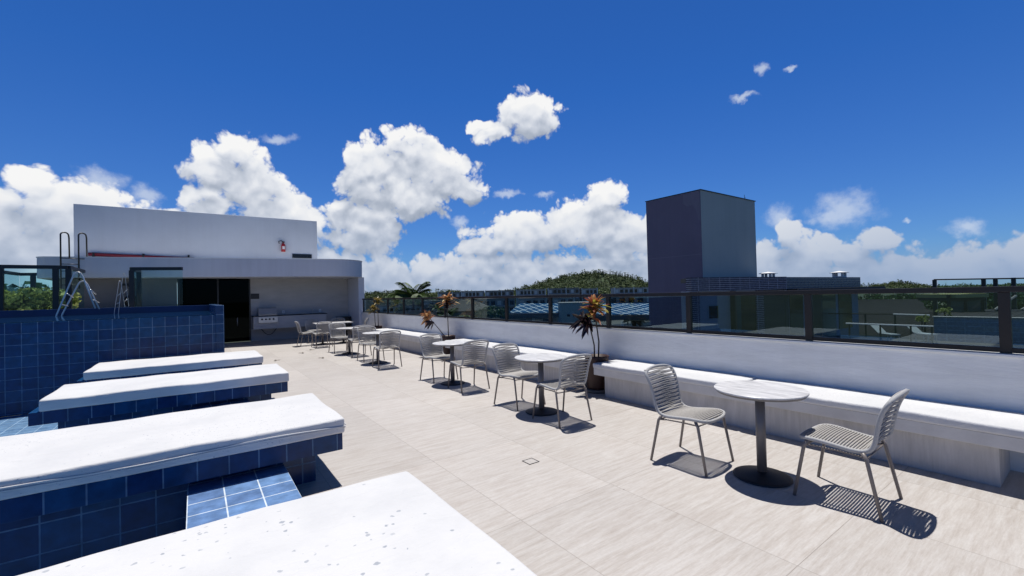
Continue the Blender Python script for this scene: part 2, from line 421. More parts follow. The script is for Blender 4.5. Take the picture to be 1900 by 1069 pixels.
M_teal_glass = mat('teal_pane', (0.03, 0.075, 0.085), 0.1)
M_apart = mat('apartment_grey', (0.42, 0.41, 0.40), 0.85, var=0.10, vscale=0.15)
M_apart2 = mat('apartment_dark_grey', (0.27, 0.265, 0.26), 0.85, var=0.10, vscale=0.15)
M_apart3 = mat('apartment_pale', (0.60, 0.60, 0.60), 0.85, var=0.08, vscale=0.15)
M_roof_grey = mat('grey_shingle_roof', (0.085, 0.08, 0.075), 0.9, var=0.2, vscale=0.8)
M_hall_wall = mat('hall_wall', (0.34, 0.33, 0.32), 0.85, var=0.1, vscale=0.3)
M_hall_block = mat('pale_green_block', (0.34, 0.42, 0.42), 0.85, var=0.05)
M_eave = mat('grey_eave', (0.12, 0.115, 0.11), 0.8)
M_ground = mat('dark_green_ground', (0.045, 0.06, 0.03), 0.95, var=0.35, vscale=0.03)
M_hill = mat('hill_undergrowth', (0.030, 0.052, 0.018), 0.95, var=0.4, vscale=0.05)
M_yellow = mat('yellow_awning', (0.42, 0.40, 0.14), 0.6)
M_lounger = mat('white_lounger', (0.30, 0.33, 0.34), 0.6)

def leaf_mat(name, c1, c2, scale=1.0, trans=0.25, rough=0.5, c3=None):
    m = bpy.data.materials.new(name)
    m.use_nodes = True
    T = NT(m.node_tree)
    m.node_tree.nodes.clear()
    co = T.n('ShaderNodeTexCoord').outputs['Object']
    geo = T.n('ShaderNodeNewGeometry')
    f = T.m('ADD', T.m('MULTIPLY', T.noise(co, scale, 3.0).outputs['Fac'], 0.6), T.m('MULTIPLY', geo.outputs['Random Per Island'], 0.5))
    c = T.ramp(f, [(0.25, c1), (0.8, c2)] if c3 is None else [(0.25, c1), (0.55, c2), (0.82, c3)])
    d = T.n('ShaderNodeBsdfPrincipled', ins={'Base Color': c, 'Roughness': rough, 'Specular IOR Level': 0.4})
    t = T.n('ShaderNodeBsdfTranslucent', ins={0: c})
    mx = T.n('ShaderNodeMixShader', ins={0: trans, 1: d.outputs[0], 2: t.outputs[0]})
    T.n('ShaderNodeOutputMaterial', ins={0: mx.outputs[0]})
    MATS[name] = m
    return m
M_leaf_hill = leaf_mat('hill_leaves', (0.016, 0.030, 0.008), (0.095, 0.135, 0.035), 0.03, 0.15, 0.7)
M_leaf_tree = leaf_mat('tree_leaves', (0.016, 0.040, 0.012), (0.055, 0.115, 0.028), 0.6)
M_leaf_hedge = leaf_mat('hedge_leaves', (0.09, 0.14, 0.025), (0.36, 0.40, 0.11), 3.0)
M_leaf_palm = leaf_mat('palm_leaves', (0.022, 0.050, 0.014), (0.11, 0.17, 0.045), 0.8)
M_leaf_red = leaf_mat('red_yellow_leaves', (0.13, 0.022, 0.022), (0.40, 0.13, 0.05), 6.0, 0.35, 0.35, (0.46, 0.46, 0.07))
M_leaf_orange = leaf_mat('orange_tan_leaves', (0.15, 0.05, 0.03), (0.46, 0.20, 0.07), 6.0, 0.3, 0.35, (0.66, 0.52, 0.26))
M_leaf_olive = leaf_mat('olive_yellow_leaves', (0.06, 0.05, 0.012), (0.36, 0.26, 0.06), 6.0, 0.3, 0.35)
M_leaf_dark = leaf_mat('dark_maroon_leaves', (0.012, 0.010, 0.012), (0.06, 0.03, 0.032), 6.0, 0.1, 0.3)
M_dry_leaf = mat('dry_leaf', (0.11, 0.085, 0.065), 0.8)

# ------------------------------------------------------------------ mesh helpers
def uvbox(bm):
    L = bm.loops.layers.uv.verify()
    for f in bm.faces:
        n = f.normal
        a = max(range(3), key=lambda i: abs(n[i]))
        for l in f.loops:
            c = l.vert.co
            l[L].uv = (c.y, c.z) if a == 0 else ((c.x, c.z) if a == 1 else (c.x, c.y))

def obj(name, bm, m, parent=None, smooth=False, loc=None):
    bm.normal_update()
    uvbox(bm)
    me = bpy.data.meshes.new(name)
    bm.to_mesh(me); bm.free()
    me.materials.append(m)
    if smooth:
        me.polygons.foreach_set('use_smooth', [True] * len(me.polygons))
    o = bpy.data.objects.new(name, me)
    COL.objects.link(o)
    if parent:
        o.parent = parent
    if loc:
        o.location = loc
    return o

def tag(o, label, cat, group=None):
    o['label'] = label; o['category'] = cat
    if group:
        o['group'] = group
    return o
def thing(name, label, cat, loc=(0, 0, 0), rotz=0.0, group=None):
    o = bpy.data.objects.new(name, None)
    o.empty_display_size = 0.1
    COL.objects.link(o)
    o.location = loc; o.rotation_euler = (0, 0, rotz)
    return tag(o, label, cat, group)
def struct(o, kind='structure'):
    o['kind'] = kind
    return o

def box(bm, x0, x1, y0, y1, z0, z1, bev=0.0, seg=2):
    r = bmesh.ops.create_cube(bm, size=1.0)
    vs = r['verts']
    for v in vs:
        v.co = Vector(((x0 + x1) / 2 + v.co.x * (x1 - x0), (y0 + y1) / 2 + v.co.y * (y1 - y0), (z0 + z1) / 2 + v.co.z * (z1 - z0)))
    if bev:
        es = list({e for v in vs for e in v.link_edges})
        bmesh.ops.bevel(bm, geom=es, offset=bev, segments=seg, profile=0.5, affect='EDGES')
    return vs
def B(*a, **k):
    bm = bmesh.new(); box(bm, *a, **k); return bm

def tube(bm, pts, r, sides=8, closed=False, r2=None, caps=True):
    pts = [Vector(p) for p in pts]
    n = len(pts)
    rings = []
    prev = None
    for i, p in enumerate(pts):
        if closed:
            t = (pts[(i + 1) % n] - pts[i - 1])
        else:
            t = pts[min(i + 1, n - 1)] - pts[max(i - 1, 0)]
        t.normalize()
        if prev is None:
            a = Vector((0, 0, 1)) if abs(t.z) < 0.9 else Vector((1, 0, 0))
            u = t.cross(a).normalized()
        else:
            u = (prev - t * prev.dot(t)).normalized()
        prev = u
        w = t.cross(u)
        rr = r if r2 is None else r + (r2 - r) * i / (n - 1)
        rings.append([bm.verts.new(p + (u * math.cos(2 * math.pi * k / sides) + w * math.sin(2 * math.pi * k / sides)) * rr) for k in range(sides)])
    for i in range(n if closed else n - 1):
        a, b = rings[i], rings[(i + 1) % n]
        # best alignment on the seam of a closed tube
        sh = 0
        if closed and i == n - 1:
            sh = min(range(sides), key=lambda s: (a[0].co - b[s].co).length)
        for k in range(sides):
            bm.faces.new((a[k], a[(k + 1) % sides], b[(k + 1 + sh) % sides], b[(k + sh) % sides]))
    if caps and not closed:
        bm.faces.new(rings[0][::-1]); bm.faces.new(rings[-1])

def lathe(bm, prof, seg=32, cx=0, cy=0):
    rings = []
    for r, z in prof:
        if r < 1e-5:
            rings.append([bm.verts.new((cx, cy, z))])
        else:
            rings.append([bm.verts.new((cx + r * math.cos(2 * math.pi * k / seg), cy + r * math.sin(2 * math.pi * k / seg), z)) for k in range(seg)])
    for a, b in zip(rings, rings[1:]):
        for k in range(seg):
            k2 = (k + 1) % seg
            if len(a) == 1:
                bm.faces.new((a[0], b[k2], b[k]))
            elif len(b) == 1:
                bm.faces.new((a[k], a[k2], b[0]))
            else:
                bm.faces.new((a[k], a[k2], b[k2], b[k]))
    bmesh.ops.recalc_face_normals(bm, faces=bm.faces)

def prism(bm, poly, z0, z1):
    lo = [bm.verts.new((x, y, z0)) for x, y in poly]
    hi = [bm.verts.new((x, y, z1)) for x, y in poly]
    n = len(poly)
    bm.faces.new(lo[::-1]); bm.faces.new(hi)
    for i in range(n):
        bm.faces.new((lo[i], lo[(i + 1) % n], hi[(i + 1) % n], hi[i]))
    bmesh.ops.recalc_face_normals(bm, faces=bm.faces)

def oriented(bm, p0, p1, t0, t1, z0, z1):
    """box standing on the line p0->p1, from t0 to t1 metres to the left of it"""
    a = Vector(p0); b = Vector(p1)
    d = (b - a).normalized(); n = Vector((-d.y, d.x))
    prism(bm, [tuple(a + n * t0), tuple(b + n * t0), tuple(b + n * t1), tuple(a + n * t1)], z0, z1)

def leaf_quad(bm, p, d, up, L, w, bend=0.3, segs=3):
    """a pointed leaf blade from p along d"""
    d = d.normalized()
    s = d.cross(up)
    if s.length < 1e-4:
        s = Vector((1, 0, 0))
    s.normalize()
    nrm = s.cross(d)
    prev = None
    for i in range(segs + 1):
        t = i / segs
        c = p + d * (L * t) - Vector((0, 0, 1)) * (bend * L * t * t) 
        ww = w * (math.sin(math.pi * min(0.12 + 0.88 * t, 1.0)) ** 0.8) * 0.5
        a = bm.verts.new(c - s * ww + nrm * ww * 0.25); m_ = bm.verts.new(c); b = bm.verts.new(c + s * ww + nrm * ww * 0.25)
        if prev:
            bm.faces.new((prev[0], prev[1], m_, a)); bm.faces.new((prev[1], prev[2], b, m_))
        prev = (a, m_, b)

def rdir(rng):
    while True:
        v = Vector((rng.uniform(-1, 1), rng.uniform(-1, 1), rng.uniform(-1, 1)))
        if 0.05 < v.length < 1:
            return v.normalized()

def clump(bm, c, r, n, leaf, rng, flat=0.75):
    for _ in range(n):
        d = rdir(rng)
        rr = r * (0.55 + 0.45 * rng.random())
        p = c + Vector((d.x * rr, d.y * rr, d.z * rr * flat))
        u = (d + rdir(rng) * 0.9).normalized()
        s = u.cross(rdir(rng)).normalized()
        t = u.cross(s)
        l = leaf * rng.uniform(0.6, 1.3)
        vs = [bm.verts.new(p + s * l * 0.5 * a + t * l * 0.32 * b) for a, b in ((-1, 0), (0, -1), (1, 0), (0, 1))]
        bm.faces.new(vs)

# ------------------------------------------------------------------ SETTING: terrace, ground
bm = bmesh.new()
prism(bm, [(0.25, -9), (5.6, -9), (5.6, 20.0), (-9, 20.0), (-9, 16.9), (0.5, 16.9), (0.5, 11.3), (0.25, 11.3)], -0.30, 0.0)
struct(obj('terrace_floor', bm, M_floor))
bm = B(-9, 0.25, -9, 11.3, -0.5, -0.30)
struct(obj('basin_floor', bm, M_basin))
bm = bmesh.new()
R0 = 4500
ring = [bm.verts.new((R0 * math.cos(2 * math.pi * k / 64), R0 * math.sin(2 * math.pi * k / 64), -14.0)) for k in range(64)]
bm.faces.new(ring)
struct(obj('ground', bm, M_ground))

# drain cover in the floor
bm = bmesh.new()
for (a, b, c, d) in ((2.515, 2.635, 3.265, 3.272), (2.515, 2.635, 3.378, 3.385), (2.515, 2.522, 3.272, 3.378), (2.628, 2.635, 3.272, 3.378)):
    box(bm, a, b, c, d, 0.0005, 0.004)
t = thing('floor_drain', 'small square drain cover set flush in the terrace floor', 'drain', (2.575, 3.325, 0))
o = obj('frame', bm, M_black, t); o.location = (-2.575, -3.325, 0)
o = obj('cover', B(2.523, 2.627, 3.273, 3.377, 0.0005, 0.003), mat('drain_cover_stone', (0.43, 0.405, 0.385), 0.6, var=0.1, vscale=20.0), t); o.location = (-2.575, -3.325, 0)

# dry leaves on the floor
rng = random.Random(4)
for i, (x, y, lab) in enumerate([(1.72, 13.0, 'dry curled leaf lying on the open floor nearest the far day bed'), (2.55, 14.2, 'dry leaf on the floor midway to the back dining chairs'),
                                 (2.95, 14.9, 'dry leaf on the floor left of the back dining chairs'), (2.75, 12.6, 'dry leaf on the floor left of the fourth round table')]):
    bm = bmesh.new()
    for k in range(3):
        leaf_quad(bm, Vector((0, 0, 0.012)), Vector((math.cos(k * 2.0 + i), math.sin(k * 2.0 + i), 0.15)), Vector((0, 0, 1)), 0.11, 0.05, 0.1)
    tag(obj('dry_leaf', bm, M_dry_leaf, loc=(x, y, 0)), lab, 'leaf', 'dry leaves on the terrace floor')

# ------------------------------------------------------------------ parapet wall, glass balustrade
t = thing('parapet_wall', 'long low pale parapet wall behind the benches, topped by glass', 'wall', (5.6, 6, 0))
def under(par, name, bm, m, smooth=False):
    o = obj(name, bm, m, par, smooth)
    o.location = -par.location
    return o
under(t, 'wall', B(5.60, 5.86, -9, 20.0, -14.0, 0.958), M_parapet)
bm = B(5.575, 5.70, -9, 18.42, 0.961, 0.985, 0.004)
under(t, 'coping', bm, M_coping)
bm = B(5.71, 5.87, -9, 18.42, 0.961, 0.995, 0.004)
under(t, 'coping', bm, M_coping)

t = thing('glass_balustrade', 'dark bronze handrail with tinted glass panels along the parapet wall top', 'balustrade', (5.66, 6, 0.96))
rx = 5.655
under(t, 'top_rail', B(rx - 0.035, rx + 0.035, -9, 18.40, 1.512, 1.562, 0.004), M_bronze)
bm = B(rx - 0.022, rx + 0.022, -9, 18.40, 0.992, 1.036, 0.003)
under(t, 'bottom_rail', bm, M_bronze)
posts = [0.58 + 1.49 * k for k in range(-4, 12)] + [18.30]
for i, y in enumerate(posts):
    under(t, 'post', B(rx - 0.028, rx + 0.028, y - 0.036, y + 0.036, 0.989, 1.511, 0.003), M_bronze)
    if i:
        under(t, 'glass_panel', B(rx - 0.005, rx + 0.005, posts[i - 1] + 0.037, y - 0.037, 1.037, 1.510), M_glass)

# ------------------------------------------------------------------ benches and cushions
def round_box(sx, sy, sz, bev, nx, ny, seed, amp=0.006, seg=4):
    """soft cushion, origin at the centre of its underside"""
    bm = B(-sx / 2, sx / 2, -sy / 2, sy / 2, 0, sz)
    def cut(axis, length, n):
        for k in range(1, n):
            co = Vector((0, 0, 0)); no = Vector((0, 0, 0))
            co[axis] = -length / 2 + length * k / n
            no[axis] = 1
            bmesh.ops.bisect_plane(bm, geom=bm.verts[:] + bm.edges[:] + bm.faces[:], plane_co=co, plane_no=no)
    es = [e for e in bm.edges]
    bmesh.ops.bevel(bm, geom=es, offset=bev, segments=seg, profile=0.6, affect='EDGES')
    cut(0, sx, nx); cut(1, sy, ny)
    rg = random.Random(seed)
    ph = [rg.uniform(0, 6.28) for _ in range(8)]
    for v in bm.verts:
        x, y, z = v.co
        if z > sz * 0.3:
            crown = (1 - (2 * x / sx) ** 4) * (1 - (2 * y / sy) ** 4)
            v.co.z += 0.010 * crown + amp * 0.7 * (math.sin(x * 5 + ph[0]) * math.sin(y * 4.3 + ph[1]) + 0.5 * math.sin(x * 11 + y * 7 + ph[2]))
        v.co.y += amp * 0.6 * math.sin(x * 7 + z * 18 + ph[3]) * (2 * y / sy)
        v.co.x += amp * 0.6 * math.sin(y * 7 + z * 18 + ph[4]) * (2 * x / sx)
    return bm

BG = 'white bench cushions along the parapet wall'
def bench(y0, y1, bases, label):
    t = thing('wall_bench', label, 'bench', (5.27, (y0 + y1) / 2, 0), 0, 'concrete benches along the parapet wall')
    under(t, 'seat_slab', B(4.975, 5.595, y0, y1, 0.325, 0.428, 0.004), M_bench_slab)
    for a, b in bases:
        under(t, 'base', B(5.06, 5.59, a, b, 0.0, 0.324, 0.004), M_bench)
def bench_cushion(y0, y1, label, seed):
    bm = round_box(0.63, y1 - y0, 0.072, 0.024, 3, 14, seed, 0.004)
    tag(obj('bench_cushion', bm, M_cushion, smooth=True, loc=(5.275, (y0 + y1) / 2, 0.429)), label, 'cushion', BG)
bench(0.18, 4.78, [(0.577, 4.64)], 'nearest concrete bench against the parapet wall, behind the front round table')
bench(5.17, 9.74, [(5.31, 9.60)], 'middle concrete bench between the two potted plants with red leaves')
bench(10.55, 15.15, [(10.7, 15.0)], 'farthest concrete bench beyond the leaning potted plant')
bench_cushion(2.625, 4.79, 'white bench cushion behind the front left chair, its end beside the pot', 1)
bench_cushion(0.17, 2.595, 'white bench cushion behind the front right chair, running out of frame', 2)
bench_cushion(7.47, 9.75, 'white bench cushion on the middle bench, the half farther away', 3)
bench_cushion(5.16, 7.44, 'white bench cushion on the middle bench, the half next to the rust brown pot', 4)
bench_cushion(12.87, 15.16, 'white bench cushion on the farthest bench, its far half', 5)
bench_cushion(10.54, 12.84, 'white bench cushion on the farthest bench, its near half', 6)

# ------------------------------------------------------------------ tiled day beds
def daybed(y0, y1, x1, cl, bl, seed, m_c, seam=False):
    t = thing('tiled_day_bed', bl, 'day bed', (-0.2, (y0 + y1) / 2, 0), 0, 'navy tiled day beds')
    under(t, 'slab', B(-1.50, x1 - 0.02, y0 + 0.02, y1 - 0.02, 0.275, 0.418, 0.003), M_slab_tile)
    under(t, 'pedestal', B(-1.30, x1 - 0.21, y0 + 0.19, y1 - 0.19, -0.299, 0.2745), M_bed_tile)
    sx = x1 + 1.42; sy = y1 - y0
    bm = round_box(sx, sy, 0.128, 0.024, 16, 8, seed, 0.007)
    c = tag(obj('day_bed_cushion', bm, m_c, smooth=True, loc=((x1 - 1.42) / 2, (y0 + y1) / 2, 0.420)), cl, 'cushion', 'white day bed cushions')
    if seam:
        bm = bmesh.new()
        rg = random.Random(seed)
        pts = [(-sx / 2 + sx * k / 30, -sy / 2 - 0.004, 0.070 + 0.010 * math.sin(k * 0.35)) for k in range(31)]
        tube(bm, pts, 0.006, 6)
        pts = [(-sx / 2 + sx * k / 30, -sy / 2 - 0.003, 0.056 + 0.008 * math.sin(k * 0.3 + 1)) for k in range(31)]
        tube(bm, pts, 0.004, 6)
        pts = [(sx / 2 + 0.003, -sy / 2 + sy * k / 12, 0.074 + 0.006 * math.sin(k)) for k in range(13)]
        tube(bm, pts, 0.005, 6)
        obj('piping', bm, M_cushion, c, True)
BEDS = [(1.25, 2.575, 1.035), (4.00, 5.32, 1.055), (7.03, 8.22, 1.09), (9.45, 10.78, 1.03)]
CL = ['spotted white day bed cushion filling the bottom foreground', 'white day bed cushion with loose piping along its side, second from the camera',
      'plain white day bed cushion, third from the camera', 'plain white day bed cushion farthest away, in front of the pool wall']
BL = ['navy tiled day bed under the nearest spotted cushion', 'navy tiled day bed with dark overhanging slab, behind the sunlit blue tiled step',
      'navy tiled day bed third from the camera, its tile edge showing under the cushion', 'navy tiled day bed farthest away, nearly hidden before the pool wall']
for i, (a, b, x) in enumerate(BEDS):
    daybed(a, b, x, CL[i], BL[i], 20 + i, (M_cushion_spot, M_cushion_speck, M_cushion, M_cushion)[i], seam=(i == 1))
SL = ['sunlit blue tiled step between the two nearest day beds', 'blue tiled step behind the second day bed, only its edge showing', 'blue tiled step hidden between the two farthest day beds']
for i in range(3):
    y0 = BEDS[i][1] - 0.19; y1 = BEDS[i + 1][0] + 0.19
    t = thing('tiled_step', SL[i], 'step', (0.265, (y0 + y1) / 2, 0), 0, 'tiled steps between the day beds')
    under(t, 'base', B(-0.055, 0.585, y0 + 0.001, y1 - 0.001, -0.299, 0.196), M_bed_tile)
    under(t, 'tile_top', B(-0.062, 0.592, y0 + 0.001, y1 - 0.001, 0.1965, 0.212, 0.002), M_step_tile)

# ------------------------------------------------------------------ swimming pool
t = thing('swimming_pool', 'raised swimming pool with navy tiled walls left of the terrace', 'pool', (-3, 13.5, 0))
under(t, 'front_wall', B(-9, 0.352, 11.30, 11.52, -0.299, 1.305, 0.006), M_tile)
under(t, 'side_wall', B(0.353, 0.505, 11.297, 16.9, -0.30, 1.512, 0.006), M_tile)
under(t, 'back_wall', B(-9, 0.352, 16.50, 16.9, -0.3, 1.492, 0.006), mat('navy_pool_rim', (0.006, 0.028, 0.10), 0.3, spec=0.3, var=0.2, vscale=2.0))
under(t, 'pool_floor', B(-9, 0.352, 11.521, 16.499, -0.3, 0.2), M_basin)
bm = bmesh.new()
bmesh.ops.create_grid(bm, x_segments=2, y_segments=2, size=1)
for v in bm.verts:
    v.co = Vector((-4.3235 + v.co.x * 4.675, 13.905 + v.co.y * 2.593, 1.313))
struct(obj('pool_water', bm, M_water))

def pool_ladder(y, label, dx=0.0):
    t = thing('pool_ladder', label, 'pool ladder', (0, 0, 0), 0, 'chrome pool ladders')
    for k, off, zs in ((0, 0.0, 1.0), (1, 0.46, 0.80)):
        pts = []
        x0 = dx
        prof = [(-0.06, -0.30), (0.0, 0.0), (0.15, 0.48), (0.30, 0.96), (0.335, 1.045), (0.385, 1.085), (0.44, 1.065), (0.485, 0.97), (0.60, 0.55), (0.72, 0.12)]
        bm = bmesh.new()
        tube(bm, [(off * 0.05 + x0 + a, off, b * zs) for a, b in prof], 0.0175, 8)
        obj('rail', bm, M_chrome, t, True)
    for a, b in ((0.19, 0.52), (0.09, 0.24), (0.63, 0.62), (0.69, 0.34)):
        bm = bmesh.new()
        tube(bm, [(x0 + a, 0, b), (x0 + a + 0.04, 0.46, b * 0.82)], 0.014, 6)
        obj('tread', bm, M_chrome, t, True)
    return t
a = pool_ladder(0, 'bent chrome pool ladder dipping into the water at the left')
a.location = (-2.86, 15.9, 1.37)
b = pool_ladder(0, 'chrome pool ladder seen almost end on, in front of the brown grey wall')
b.location = (-1.72, 16.30, 1.40); b.rotation_euler = (0, 0, rad(72)); b.scale = (0.75, 0.22, 0.98)

# glass fences behind the pool
def frame_fence(name, label, runs, z0, z1, posts, m_g):
    t = thing(name, label, 'glass fence', (runs[0][0][0], runs[0][0][1], z0))
    for (p, q) in runs:
        bm = bmesh.new(); oriented(bm, p, q, -0.04, 0.04, z1 - 0.095, z1); under(t, 'top_rail', bm, M_black)
        bm = bmesh.new(); oriented(bm, p, q, -0.006, 0.006, z0 + 0.02, z1 - 0.096); under(t, 'glass_panel', bm, m_g)
    for (x, y) in posts:
        under(t, 'post', B(x - 0.06, x + 0.06, y - 0.05, y + 0.05, z0, z1 - 0.096), M_black)
    return t
frame_fence('glass_fence', 'dark framed glass fence boxing in the green hedge at the left', [((-5.6, 17.02), (-2.85, 17.05)), ((-2.83, 17.1), (-2.83, 19.1)), ((-4.75, 18.4), (-4.64, 21.0)), ((-4.64, 21.1), (-3.3, 20.6))],
            1.49, 2.69, [(-4.09, 17.02), (-3.08, 17.05), (-2.83, 17.06), (-4.3, 20.9), (-3.75, 20.75)], M_glass_green)
frame_fence('glass_fence', 'dark framed glass screen with a short top rail in front of the dark doorway', [((-1.56, 17.45), (-0.30, 17.05)), ((-1.55, 17.5), (-1.45, 19.4))],
            1.40, 2.69, [(-1.54, 17.45), (-1.45, 18.45)], M_glass_green)
# deck behind the pool
struct(obj('pool_deck', B(-9, 0.5, 16.905, 19.6, 0.01, 1.40), M_bench))

# hedge
rng = random.Random(11)
t = thing('hedge', 'sunlit green leafy hedge behind the left glass fence', 'hedge', (-3.72, 17.95, 1.4))
bm = bmesh.new()
for i in range(60):
    c = Vector((rng.uniform(-0.85, 0.80), rng.uniform(-0.45, 0.45), rng.uniform(0.05, 0.60)))
    clump(bm, c, 0.22, 55, 0.13, rng)
obj('leaves', bm, M_leaf_hedge, t)
bm = bmesh.new()
for i in range(7):
    x = -0.7 + i * 0.22
    tube(bm, [(x, 0, 0.002), (x + 0.05, 0.05, 0.5)], 0.02, 5)
obj('stems', bm, M_stem, t)
t = thing('shrub', 'dark distant shrubs seen through glass behind the hedge', 'shrub', (-6.2, 24, 0))
bm = bmesh.new()
for i in range(60):
    clump(bm, Vector((rng.uniform(-4, 3), rng.uniform(-0.8, 0.8), rng.uniform(0.2, 2.75))), 0.5, 30, 0.35, rng)
obj('leaves', bm, M_leaf_tree, t)
bm = bmesh.new()
for x in (-3, -1, 1, 2.5):
    tube(bm, [(x, 0, -3), (x, 0, 1.5)], 0.08, 5)
obj('stems', bm, M_stem, t)

# ------------------------------------------------------------------ pavilion
t = thing('pavilion', 'white flat roofed pavilion with curved fascia and tall upper wall at the terrace end', 'building', (1.2, 19, 0))
poly = [(-3.55, 19.42), (4.25, 17.76)]
for k in range(1, 13):                                            # rounded right end
    a = rad(-90 - 12 + k * (102 / 12.0))
    poly.append((4.55 + 1.20 * math.cos(a), 18.93 + 1.20 * math.sin(a)))
poly += [(5.75, 24.0), (-4.0, 24.0), (-4.0, 20.0)]
for k in range(1, 5):
    a = rad(180 + k * 16)
    poly.append((-3.55 + 0.45 * math.cos(a), 19.87 + 0.45 * math.sin(a)))
bm = bmesh.new(); prism(bm, poly, 2.455, 3.10)
under(t, 'fascia', bm, M_fascia)
bm = bmesh.new(); prism(bm, [(1.0 + (x - 1.0) * 1.004, (y - 20) * 1.006 + 20.0) for x, y in poly], 3.101, 3.124)
under(t, 'roof', bm, M_coping)
under(t, 'upper_wall', B(-3.27, 4.37, 20.5, 23.6, 3.125, 5.0, 0.01), M_white)
under(t, 'back_wall', B(1.76, 5.49, 20.0, 20.3, 0.001, 2.454), M_alcove)
under(t, 'side_wall', B(5.50, 5.74, 18.46, 20.3, 0.001, 2.454, 0.004), M_fascia)
under(t, 'rear_wall', B(-3.6, -0.52, 19.75, 20.0, 0.001, 2.454), M_pool_house_wall)
bm = bmesh.new()
box(bm, -0.5, 1.75, 23.4, 23.5, 0.001, 2.454)
box(bm, -0.51, -0.45, 20.01, 23.4, 0.001, 2.454)
box(bm, 1.70, 1.755, 20.35, 23.4, 0.001, 2.454)
box(bm, -0.45, 1.70, 20.01, 23.39, 2.40, 2.453)
under(t, 'dark_room', bm, M_dark_room)
d = under(t, 'glass_door', B(0.72, 1.74, 19.98, 20.0, 0.02, 2.44), M_glass_dark)
bm = bmesh.new()
tube(bm, [(1.32, 19.93, 0.62), (1.32, 19.93, 0.95)], 0.014, 6)
h = obj('handle', bm, M_steel, d, True)
d = under(t, 'glass_door', B(-0.44, 0.70, 19.98, 20.0, 0.02, 2.44), M_glass_dark)
for xx in (-0.47, 0.71, 1.745):
    under(t, 'door_frame', B(xx - 0.025, xx + 0.025, 19.955, 19.979, 0.02, 2.44), M_black)
v = under(t, 'vent', B(3.37, 4.13, 20.46, 20.499, 3.36, 3.53), M_window)
bm = bmesh.new()
for k in range(5):
    box(bm, 3.39, 4.11, 20.445, 20.4595, 3.375 + k * 0.031, 3.383 + k * 0.031)
obj('louvre', bm, M_black, v)
under(t, 'plaque', B(1.78, 2.07, 19.97, 19.999, 1.655, 1.865), M_black)

# roof items
ta = thing('roof_ladder', 'dark steel roof access ladder with two hooped handrails', 'ladder', (-3.13, 19.05, 2.1))
for sx in (-0.20, 0.20):
    bm = bmesh.new()
    pts = [(sx, 0, 0.0), (sx, 0, 1.60)]
    for k in range(9):
        a = math.pi - math.pi * k / 8
        pts.append((sx + 0.075 + 0.075 * math.cos(a), 0.0 + 0.02 * k, 1.68 + 0.075 * math.sin(a)))
    pts += [(sx + 0.15, 0.22, 1.60), (sx + 0.15, 0.25, 0.98)]
    tube(bm, pts, 0.021, 7)
    obj('rail', bm, M_black, ta, True)
for k in range(5):
    bm = bmesh.new()
    z = 0.12 + k * 0.215
    tube(bm, [(-0.20, 0, z), (0.20, 0, z)] if k < 4 else [(-0.20, 0, 0.95), (0.35, 0.25, 0.95)], 0.013, 6)
    obj('rung', bm, M_black, ta, True)
ta = thing('roof_pipe', 'dark red water pipe running along the foot of the upper wall', 'pipe', (-2.9, 20.38, 3.27))
bm = bmesh.new(); tube(bm, [(0, 0, 0.03), (2.9, 0, -0.06)], 0.06, 8)
obj('pipe', bm, M_red_dark, ta, True)
for x in (0.1, 1.4, 2.7):
    obj('bracket', B(x, x + 0.06, -0.06, 0.10, -0.105, 0.09), M_black, ta)
ta = thing('fire_extinguisher', 'red fire extinguisher hanging on the white upper wall', 'fire extinguisher', (3.02, 20.40, 3.60))
bm = bmesh.new(); lathe(bm, [(0, 0), (0.075, 0.0), (0.082, 0.02), (0.082, 0.27), (0.06, 0.33), (0.025, 0.36), (0.025, 0.40), (0, 0.40)], 16)
obj('cylinder', bm, M_red, ta, True)
bm = bmesh.new(); tube(bm, [(0, -0.02, 0.40), (-0.08, -0.03, 0.46), (-0.17, -0.02, 0.42), (-0.15, -0.02, 0.33)], 0.02, 6)
obj('hose', bm, M_black, ta, True)
obj('valve', B(-0.04, 0.05, -0.03, 0.03, 0.38, 0.43, 0.006), M_black, ta)
bm = bmesh.new()
for k in range(7):
    a0 = rad(-125 + k * 10); a1 = rad(-125 + (k + 1) * 10)
    vs = [bm.verts.new((0.0835 * math.cos(a), 0.0835 * math.sin(a), z)) for a, z in ((a0, 0.10), (a1, 0.10), (a1, 0.22), (a0, 0.22))]
    bm.faces.new(vs)
obj('sticker', bm, M_coping, ta)

# kitchen in the alcove
ta = thing('kitchen_counter', 'floating grey outdoor kitchen counter on the alcove wall', 'counter', (1.78, 19.35, 0.45))
under(ta, 'front_panel', B(1.80, 2.60, 19.35, 19.37, 0.485, 0.965), M_alcove)
under(ta, 'front_panel', B(2.605, 4.42, 19.36, 19.38, 0.485, 0.965), M_alcove)
under(ta, 'body', B(1.80, 4.42, 19.385, 19.998, 0.49, 0.962), M_alcove)
under(ta, 'worktop', B(1.79, 4.47, 19.345, 19.998, 0.966, 0.992, 0.003), M_dark_slab)
ta = thing('gas_grill', 'built in steel gas grill with domed hood and four knobs', 'grill', (2.26, 19.55, 0.7))
under(ta, 'control_panel', B(1.96, 2.63, 19.29, 19.344, 0.72, 0.95, 0.006), M_steel)
bm = bmesh.new()
pts = [(19.32, 1.0), (19.32, 1.08), (19.42, 1.27), (19.60, 1.31), (19.85, 1.22), (19.85, 1.0)]
lo = [bm.verts.new((1.97, y, z)) for y, z in pts]; hi = [bm.verts.new((2.60, y, z)) for y, z in pts]
bm.faces.new(lo); bm.faces.new(hi[::-1])
for k in range(len(pts)):
    bm.faces.new((lo[k], hi[k], hi[(k + 1) % 6], lo[(k + 1) % 6]))
bmesh.ops.recalc_face_normals(bm, faces=bm.faces)
